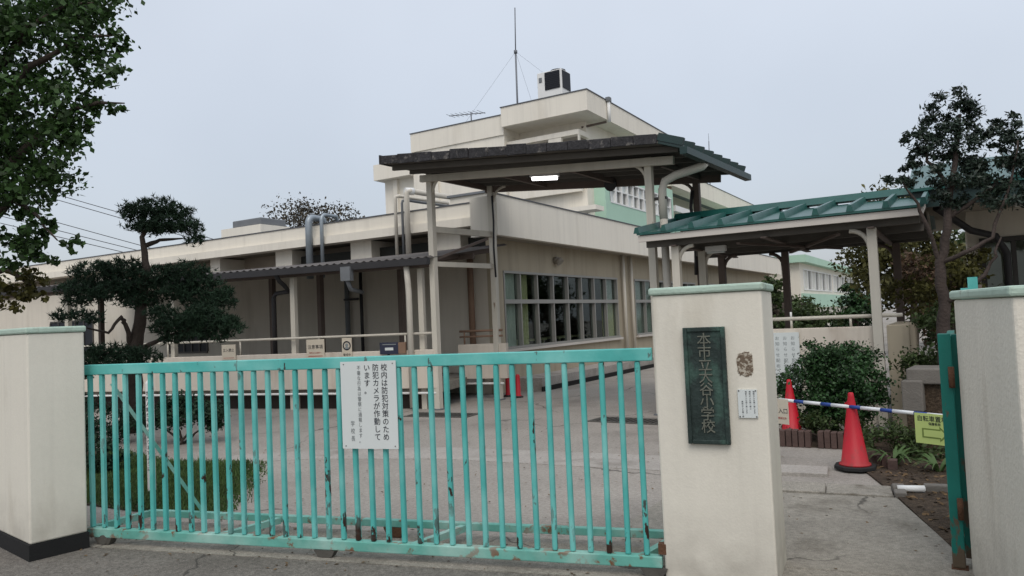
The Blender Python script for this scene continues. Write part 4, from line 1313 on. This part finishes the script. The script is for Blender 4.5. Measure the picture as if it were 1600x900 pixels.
for k in range(14):
    x = -.48 + k * .6
    mk('roof_pan', B().prism([(x, 11.45, 3.05), (x + .6, 11.45, 3.05), (x + .6, 13.5, 3.68), (x, 13.5, 3.68)], [(x, 11.45, 3.09), (x + .6, 11.45, 3.09), (x + .6, 13.5, 3.72), (x, 13.5, 3.72)]), 'teal_roof', rb2)
    mk('roof_batten', B().prism([(x - .035, 11.44, 3.091), (x + .035, 11.44, 3.091), (x + .035, 13.5, 3.725), (x - .035, 13.5, 3.725)], [(x - .02, 11.44, 3.16), (x + .02, 11.44, 3.16), (x + .02, 13.5, 3.79), (x - .02, 13.5, 3.79)]), 'teal_roof', rb2)
mk('eave_lamp', B().tube([(.85, 12.2, 2.86), (.85, 12.2, 2.79)], .13, 18), 'white_paint', rb2)
mk('eave_post', B().box(.95, 1.07, 11.8, 11.92, 0, 2.86), 'post_brown', rb2)
mk('gutter_pipe', B().tube([(-.2, 11.8, 2.84), (.2, 12.6, 2.55), (.5, 12.7, 2.45), (.62, 12.75, 2.2), (.62, 12.75, 1.2)], .05, 10), 'pipe_dark', rb2)

# far school wing seen under the porch
fb = thing('far_school_wing', 'distant mint and cream school wing with windows seen under the porch', 'building', -7, 50)
mk('wall', wall_x(B(), -7.6, -7.4, 43, 70, 0, 4.0, [(44, 54.5, 2.5, 3.7), (55.5, 68, 2.5, 3.7)]), 'wall_cream', fb)
mk('roof', B().box(-16, -7.0, 42.6, 70.3, 4.0, 4.4), 'wall_mint', fb)
mk('mint_band', B().box(-7.399, -7.25, 43, 70, 1.5, 2.3), 'wall_mint', fb)
mk('end_wall', B().box(-16, -7.6, 43, 43.2, 0, 4.0), 'wall_cream', fb)
for y0, y1, nn in ((44, 54.5, 8), (55.5, 68, 9)):
    fr = B().box(-7.55, -7.36, y0, y1, 2.5, 2.56).box(-7.55, -7.36, y0, y1, 3.64, 3.7)
    for k in range(nn + 1):
        y = y0 + (y1 - y0) * k / nn
        fr.box(-7.54, -7.37, y - .07, y + .07, 2.56, 3.64)
    wo_ = mk('window', fr, 'white_paint', fb)
    for k in range(nn):
        mk('pane', B().box(-7.48, -7.46, y0 + (y1 - y0) * k / nn + .07, y0 + (y1 - y0) * (k + 1) / nn - .07, 2.56, 3.64), 'panel_grey' if k % 2 else 'curtain_white', wo_)

# ================================================================== BEHIND THE GATE, LEFT
ps = thing('white_marker_post', 'white square post with black vertical characters behind the gate', 'post', -6.93, 4.47, 10)
MF = frame(-6.93, 4.47, 16)
mk('post', B(MF).box(-.028, .028, -.028, .028, 0, 1.08), 'white_paint', ps, bevel=.004)
mk('cap', B(MF).prism([(-.028, -.028, 1.08), (.028, -.028, 1.08), (.028, .028, 1.08), (-.028, .028, 1.08)], [(-.006, -.006, 1.13), (.006, -.006, 1.13), (.006, .006, 1.13), (-.006, .006, 1.13)]), 'white_paint', ps)
text('lettering', '\n'.join('世界人類が平和でありますように'), .046, 'ink', ps, face_on(MF, 0, -.0295, 1.0), line=1.15)
for (x, y, rot, lab) in ((-7.55, 10.1, 6, 'dark drain grate in the yard in front of the terrace'), (-4.2, 10.2, -4, 'dark drain grate in the yard left of the plaque pillar')):
    dg = thing('drain_grate', lab, 'grate', x, y, rot)
    DF = frame(x, y, rot)
    mk('rim', B(DF).box(-.6, .6, -.26, -.20, -.01, .012).box(-.6, .6, .20, .26, -.01, .012).box(-.6, -.55, -.2, .2, -.01, .012).box(.55, .6, -.2, .2, -.01, .012), 'wheel_grey', dg)
    mk('pit', B(DF).box(-.55, .55, -.2, .2, -.01, .003), 'dark_gap', dg)
    for k in range(14):
        xx = -.51 + k * .0785
        mk('grate_bar', B(DF).box(xx - .012, xx + .012, -.2, .2, .003, .011), 'wheel_grey', dg)
for x, y, lab in ((-7.95, 12.9, 'small red post left of the tall canopy post by the window'), (-7.62, 12.75, 'small red post right of the tall canopy post by the window')):
    rp_ = thing('red_post', lab, 'post', x, y, 0)
    mk('body', B().lathe((x, y, 0), [(.07, 0), (.065, .04), (.05, .05), (.045, .42), (.03, .46)], 16), 'brass_red', rp_)
    mk('foot', B().lathe((x, y, 0), [(.10, 0), (.10, .02), (.07, .035)], 16), 'cone_base', rp_)

# overhead wires at the left
for k, (wz, wd) in enumerate((((-31.35, 15.89, 7.66), (2.6, 1.615, -1.04)), ((-31.36, 15.89, 7.45), (2.6, 1.615, -1.04)), ((-31.3, 15.97, 6.49), (2.7, 1.68, -1.04)), ((-31.1, 16.1, 6.09), (2.82, 1.75, -1.0)), ((-31.1, 16.1, 5.83), (2.82, 1.75, -.95)))):
    a_, e_ = Vector(wz) - 5 * Vector(wd), Vector(wz) + 3.4 * Vector(wd)
    pts = []
    for i in range(13):
        t_ = i / 12
        p_ = a_.lerp(e_, t_)
        p_.z -= .1 * 4 * t_ * (1 - t_)
        pts.append(p_)
    mk('overhead_wire', B().tube(pts, .014, 5), 'wire', origin=tuple(a_), label=['topmost thin overhead wire left of the pruned pine', 'second overhead wire from the top left of the pine', 'middle overhead wire left of the pine', 'second lowest overhead wire left of the pine', 'lowest overhead wire just above the wing roof'][k], cat='wire', group='overhead wires at the left')

# ================================================================== TREES AND SHRUBS
BIG = [(-9.61, 4.54, 5.45, 0.47), (-9.08, 4.86, 5.42, 0.43), (-8.74, 5.06, 5.56, 0.27), (-9.9, 4.97, 5.08, 0.49), (-8.85, 5.03, 4.95, 0.31), (-8.6, 5.16, 5.17, 0.17), (-8.51, 5.22, 5.04, 0.11), (-9.74, 4.51, 4.53, 0.54), (-9.21, 4.83, 4.34, 0.39), (-8.72, 5.11, 4.74, 0.25), (-8.94, 4.99, 4.49, 0.23), (-10.07, 4.8, 4.0, 0.49), (-9.24, 4.84, 3.92, 0.33), (-9.1, 4.92, 4.07, 0.25), (-8.55, 5.23, 4.36, 0.09), (-8.65, 5.17, 4.33, 0.08), (-8.9, 5.04, 4.09, 0.11), (-9.73, 4.57, 3.44, 0.39), (-9.39, 4.76, 3.65, 0.23), (-9.22, 4.86, 3.63, 0.08), (-9.68, 4.61, 3.16, 0.17), (-10.16, 4.22, 5.25, 0.62), (-10.21, 4.23, 4.32, 0.7), (-10.2, 4.29, 3.46, 0.54), (-9.5, 4.73, 2.88, 0.2), (-9.33, 4.83, 2.99, 0.11), (-9.64, 4.66, 2.7, 0.2), (-9.45, 4.78, 2.61, 0.14), (-9.21, 4.92, 2.67, 0.1), (-9.11, 4.98, 2.74, 0.07), (-9.82, 4.56, 2.59, 0.22), (-10.1, 4.38, 2.84, 0.31), (-9.36, 4.84, 2.49, 0.08),
       (-10.9, 4.4, 5.9, .7), (-10.2, 5.2, 6.2, .7), (-9.4, 5.1, 6.1, .55), (-11.2, 4.9, 4.6, .7), (-10.8, 5.4, 3.8, .5)]
YEL = [(-10.2, 4.81, 2.31, 0.24), (-10.0, 4.93, 2.26, 0.16), (-10.25, 4.79, 2.11, 0.19), (-9.97, 4.96, 2.09, 0.1), (-10.52, 4.62, 2.32, 0.24)]
bt = thing('broadleaf_tree', 'large broadleaf tree with dark green crown filling the upper left corner', 'tree', -10.45, 4.47)
tb = B()
limb(tb, [(-10.45, 4.47, 0), (-10.42, 4.48, 1.2), (-10.38, 4.48, 2.2), (-10.36, 4.42, 3.4), (-10.35, 4.5, 4.6), (-10.2, 4.6, 5.8)], .15, .05, 1)
for q_ in ([(-10.37, 4.45, 2.9), (-9.9, 4.65, 3.3), (-9.6, 4.75, 3.1), (-9.3, 4.85, 2.75)], [(-10.36, 4.42, 3.4), (-9.7, 4.7, 3.9), (-9.3, 4.88, 4.3), (-8.8, 5.1, 4.4), (-8.5, 5.24, 4.37)],
           [(-10.35, 4.45, 4.0), (-9.6, 4.7, 4.9), (-8.9, 5.0, 5.2), (-8.5, 5.2, 5.2)], [(-10.3, 4.5, 4.7), (-9.6, 4.7, 5.4), (-9.05, 4.9, 5.6), (-8.7, 5.05, 5.6)], [(-10.36, 4.45, 3.1), (-10.9, 4.6, 3.9), (-11.2, 4.9, 4.6)], [(-10.37, 4.46, 2.4), (-10.2, 4.7, 2.45), (-10.0, 4.9, 2.25)]):
    limb(tb, q_, .055, .008, 2, 7)
mk('trunk', tb, 'bark', bt)
crown('crown', BIG, 4.6, .080, 'leaf_big', bt, 11, aspect=.62, sub=10, tight=.45)
crown('yellowing_leaves', YEL, 5.2, .075, 'leaf_yellow', bt, 12, aspect=.62)

pt = thing('pruned_pine', 'pruned pine with layered dark pads behind the left end of the gate', 'tree', -11.55, 7.13)
tb = B()
limb(tb, [(-11.55, 7.13, 0), (-11.5, 7.13, .8), (-11.43, 7.15, 1.4), (-11.30, 7.19, 2.12)], .17, .075, 3, 10)
limb(tb, [(-11.30, 7.19, 2.08), (-11.22, 7.22, 2.63), (-11.34, 7.23, 3.16), (-11.25, 7.38, 3.45)], .078, .022, 3, 10)
for q_ in ([(-11.46, 7.14, 1.2), (-11.42, 6.98, 1.75), (-11.41, 6.9, 1.87), (-11.40, 6.69, 1.62), (-11.39, 6.34, 1.71)], [(-11.32, 7.25, 3.0), (-11.18, 7.45, 3.11), (-10.86, 7.64, 3.12)],
           [(-11.3, 7.19, 2.1), (-11.7, 6.95, 2.3), (-12.0, 6.75, 2.45)], [(-11.28, 7.2, 2.2), (-10.8, 7.5, 2.3), (-10.3, 7.8, 2.2)], [(-11.43, 7.15, 1.3), (-10.8, 7.2, 1.5), (-10.2, 7.4, 1.65), (-9.9, 7.6, 1.6)], [(-11.46, 7.14, 1.0), (-11.1, 6.6, 1.15), (-10.7, 6.65, 1.25)]):
    limb(tb, q_, .045, .012, 4, 8, wob=.015)
mk('trunk', tb, 'bark', pt)
PT = [(-11.47, 7.26, 3.55, 0.21), (-11.19, 7.42, 3.64, 0.29), (-10.93, 7.58, 3.57, 0.23), (-11.06, 7.51, 3.37, 0.32), (-11.26, 7.39, 3.32, 0.23), (-11.48, 7.26, 3.34, 0.15), (-10.76, 7.69, 3.3, 0.21), (-10.68, 7.75, 3.09, 0.15), (-11.55, 7.2, 3.66, 0.13)]
PM = [(-11.91, 6.8, 2.61, 0.31), (-11.55, 7.02, 2.65, 0.29), (-12.1, 6.7, 2.37, 0.31), (-11.71, 6.94, 2.29, 0.36), (-11.39, 7.13, 2.38, 0.31), (-11.03, 7.34, 2.52, 0.26), (-10.67, 7.55, 2.55, 0.29), (-10.42, 7.71, 2.38, 0.23), (-10.87, 7.45, 2.25, 0.31), (-10.52, 7.66, 2.13, 0.33), (-10.26, 7.82, 2.06, 0.25), (-10.16, 7.88, 2.21, 0.14), (-12.2, 6.65, 2.16, 0.19), (-11.32, 7.18, 2.12, 0.26)]
PR = [(-10.36, 7.31, 1.77, 0.3), (-10.02, 7.52, 1.75, 0.28), (-10.62, 7.16, 1.68, 0.22), (-9.85, 7.62, 1.69, 0.2), (-10.2, 7.42, 1.56, 0.22), (-9.91, 7.6, 1.5, 0.15), (-10.55, 7.21, 1.48, 0.16), (-10.7, 7.1, 1.9, .2), (-10.1, 7.45, 1.9, .2), (-9.8, 7.65, 1.62, .2)]
PL = [(-11.1, 6.42, 1.35, 0.17), (-10.86, 6.56, 1.32, 0.17), (-10.61, 6.72, 1.29, 0.15), (-10.45, 6.82, 1.2, 0.1), (-11.57, 6.11, 1.89, 0.14), (-11.32, 6.26, 1.89, 0.14), (-11.16, 6.36, 1.82, 0.1), (-10.75, 6.6, 1.16, .2), (-11.05, 6.42, 1.18, .22), (-11.3, 6.3, 1.25, .2), (-11.3, 6.2, 1.05, .2)]
for i, (cl_, nm) in enumerate(((PT, 'top_pad'), (PM, 'middle_pad'), (PR, 'lower_pad'), (PL, 'front_pad'))):
    needles(nm, cl_, 6.5, .08, 'leaf_pine', pt, 20 + i)

def shrub(name, label, clumps, dens, size, m, x, y, seed, stem=True, cat='shrub', **kw):
    o = thing(name, label, cat, x, y)
    tb = B()
    rng = random.Random(seed)
    for k in range(5):
        cl_ = clumps[k % len(clumps)]
        limb(tb, [(x + rng.uniform(-.05, .05), y + rng.uniform(-.05, .05), 0), ((x + cl_[0]) / 2, (y + cl_[1]) / 2, cl_[2] * .55), (cl_[0] + rng.uniform(-.1, .1), cl_[1], cl_[2] + .1)], .02, .006, seed + k, 6)
    mk('stems', tb, 'bark', o)
    crown('crown', clumps, dens, size, m, o, seed, **kw)
    return o
shrub('clipped_shrub', 'dark clipped shrub seen through the gate bars left of the sign', [(-9.61, 6.54, .45, .31), (-9.3, 6.73, .42, .30), (-9.1, 6.85, .34, .25), (-9.9, 6.4, .4, .28)], 30, .045, 'leaf_pine', -9.5, 6.6, 31, tight=.35, sub=14)
shrub('low_shrub', 'low dark shrub beside the left pillar behind the gate', [(-8.9, 4.7, .35, .32), (-9.4, 4.9, .45, .35), (-8.4, 4.9, .25, .25)], 26, .045, 'leaf_pine', -9.0, 4.8, 32, tight=.4)
shrub('low_shrub', 'low dark shrub under the pruned pine trunk', [(-11.2, 6.2, .35, .35), (-10.6, 6.4, .30, .3), (-11.8, 6.4, .4, .35)], 26, .045, 'leaf_pine', -11.1, 6.3, 33, tight=.4)
shrub('round_bush', 'dense round dark green bush in front of the low porch wall', [(-1.36, 9.5, .62, .55), (-1.36, 9.45, .88, .37), (-1.62, 9.4, .70, .36), (-1.08, 9.5, .70, .37), (-1.2, 9.3, .45, .40), (-1.55, 9.35, .40, .34)], 38, .036, 'leaf_bush', -1.36, 9.5, 34, tight=.26, zs=.95, aspect=.6, sub=16)
shrub('ground_shrub', 'low leafy green shrub behind the brick edging', [(-1.75, 9.0, .22, .2), (-1.4, 8.98, .2, .2), (-1.05, 8.9, .2, .2), (-.75, 8.6, .18, .2), (-.55, 8.45, .16, .2), (-.35, 8.3, .15, .18), (-.9, 8.3, .1, .15)], 20, .038, 'leaf_mid', -1.3, 8.97, 35, tight=.5)
shrub('shade_shrub', 'dark leafy shrub behind the stone bench', [(-.3, 10.0, .8, .35), (.0, 10.1, .95, .35), (.3, 10.0, .75, .4), (-.2, 10.2, 1.25, .28)], 18, .05, 'leaf_mid', -.1, 10.05, 36, tight=.45)

rt = thing('dark_evergreen', 'dark evergreen tree with tiered crown and twisting limbs near the right edge', 'tree', -.17, 9.5)
tb = B()
limb(tb, [(-.17, 9.5, 0), (-.166, 9.5, .9), (-.157, 9.48, 1.48), (-.15, 9.46, 1.98), (-.06, 9.49, 2.47), (.067, 9.54, 3.1), (.127, 9.55, 3.6)], .085, .018, 6)
for q_ in ([(-.14, 9.47, 1.97), (.09, 9.37, 2.06), (.33, 9.39, 2.2), (.55, 9.61, 2.76), (.64, 9.64, 3.24)], [(-.13, 9.48, 1.9), (-.3, 9.35, 2.55), (-.46, 9.23, 2.88)], [(-.06, 9.49, 2.45), (.3, 9.6, 2.7), (.5, 9.75, 2.9)], [(-.15, 9.47, 1.5), (.2, 9.4, 1.75), (.35, 9.4, 2.0), (.42, 9.45, 2.2)], [(.0, 9.5, 2.8), (-.2, 9.4, 3.1), (-.3, 9.33, 3.3)]):
    limb(tb, q_, .03, .008, 7, 8)
mk('trunk', tb, 'bark_pale', rt)
RT = [(0.08, 9.51, 3.73, 0.18), (0.19, 9.59, 3.62, 0.17), (-0.03, 9.46, 3.56, 0.16), (-0.16, 9.39, 3.43, 0.17), (-0.31, 9.3, 3.36, 0.11), (0.11, 9.55, 3.38, 0.21), (0.29, 9.66, 3.33, 0.16), (-0.14, 9.41, 3.18, 0.2), (0.1, 9.56, 3.13, 0.23), (-0.3, 9.32, 3.08, 0.11), (-0.39, 9.27, 3.02, 0.1), (-0.52, 9.19, 2.93, 0.1), (-0.55, 9.18, 2.88, 0.07), (-0.22, 9.38, 2.94, 0.17), (0.02, 9.52, 2.85, 0.21), (0.27, 9.67, 2.95, 0.21), (0.58, 9.82, 3.5, 0.14), (0.66, 9.88, 3.32, 0.18), (0.5, 9.79, 3.25, 0.14), (0.55, 9.83, 3.04, 0.2), (0.7, 9.92, 3.0, 0.21), (0.38, 9.74, 2.8, 0.18), (0.89, 10.03, 3.13, 0.24), (.15, 9.5, 2.62, .17), (.45, 9.6, 2.58, .18), (-.1, 9.4, 2.66, .14), (.75, 9.8, 2.7, .2), (.95, 9.9, 2.85, .22), (.95, 9.9, 2.5, .18)]
crown('crown', RT, 24, .05, 'leaf_podo', rt, 41, aspect=.40, sub=11, tight=.40, zs=.7, aniso=1.25)

def far_tree(label, x, y, h_, r_, m, seed, dens=2.2, size=.16, name='background_tree', zlow=.35):
    o = thing(name, label, 'tree', x, y, group=None)
    rng = random.Random(seed)
    tb = B()
    limb(tb, [(x, y, 0), (x + .1, y, h_ * .4), (x, y + .1, h_ * .9)], .05 + h_ * .02, .03, seed, 8)
    cl_ = []
    for k in range(14):
        a_ = rng.uniform(0, 6.28)
        d2 = r_ * rng.uniform(.1, .85)
        z_ = h_ * rng.uniform(zlow, .95)
        cl_.append((x + d2 * math.cos(a_), y + d2 * math.sin(a_), z_, r_ * rng.uniform(.28, .48)))
        if k < 7:
            limb(tb, [(x, y, h_ * .35), (x + d2 * .5 * math.cos(a_), y + d2 * .5 * math.sin(a_), z_ * .8), cl_[-1][:3]], .05, .012, seed + k, 6)
    mk('trunk', tb, 'bark', o)
    crown('crown', cl_, dens, size, m, o, seed, sub=6, tight=.45)
far_tree('bare-looking brown tree rising behind the single-storey roof', -29.4, 28.7, 8.2, 3.0, 'leaf_brown', 51, .28, .16, zlow=.74)
far_tree('olive yellow shrubby tree right of the porch behind the dark evergreen', -.15, 12.2, 2.3, .8, 'leaf_olive', 52, 5, .07, zlow=.2)
far_tree('dark green tree behind the porch centre beyond the far handrail', -3.4, 19.5, 1.75, 1.0, 'leaf_mid', 53, 4, .10, zlow=.2)
far_tree('reddish maple far right between porch and evergreen', -.3, 18.5, 2.6, 1.0, 'leaf_red', 54, 3.5, .10, zlow=.35)
far_tree('bushy green tree left of the far mint wing', -6.3, 30, 2.7, 1.2, 'leaf_mid', 55, 3, .15, zlow=.2)
far_tree('dark conical tree right of the far mint wing', -4.0, 36, 2.5, 1.2, 'leaf_bush', 56, 3, .17, zlow=.15)
far_tree('tall thin-leaved tree behind the right end of the porch', -1.2, 24, 4.6, 1.8, 'leaf_olive', 57, 1.6, .14, zlow=.4)
far_tree('brown autumn tree beyond the porch handrail on the left', -4.7, 24, 1.9, 1.0, 'leaf_brown', 58, 3.2, .12, zlow=.2)
far_tree('broad dark tree closing the view beyond the teal-roofed building', 1.5, 30, 5.0, 3.0, 'leaf_mid', 59, 2, .2, zlow=.15)
print('objects', len(bpy.data.objects))
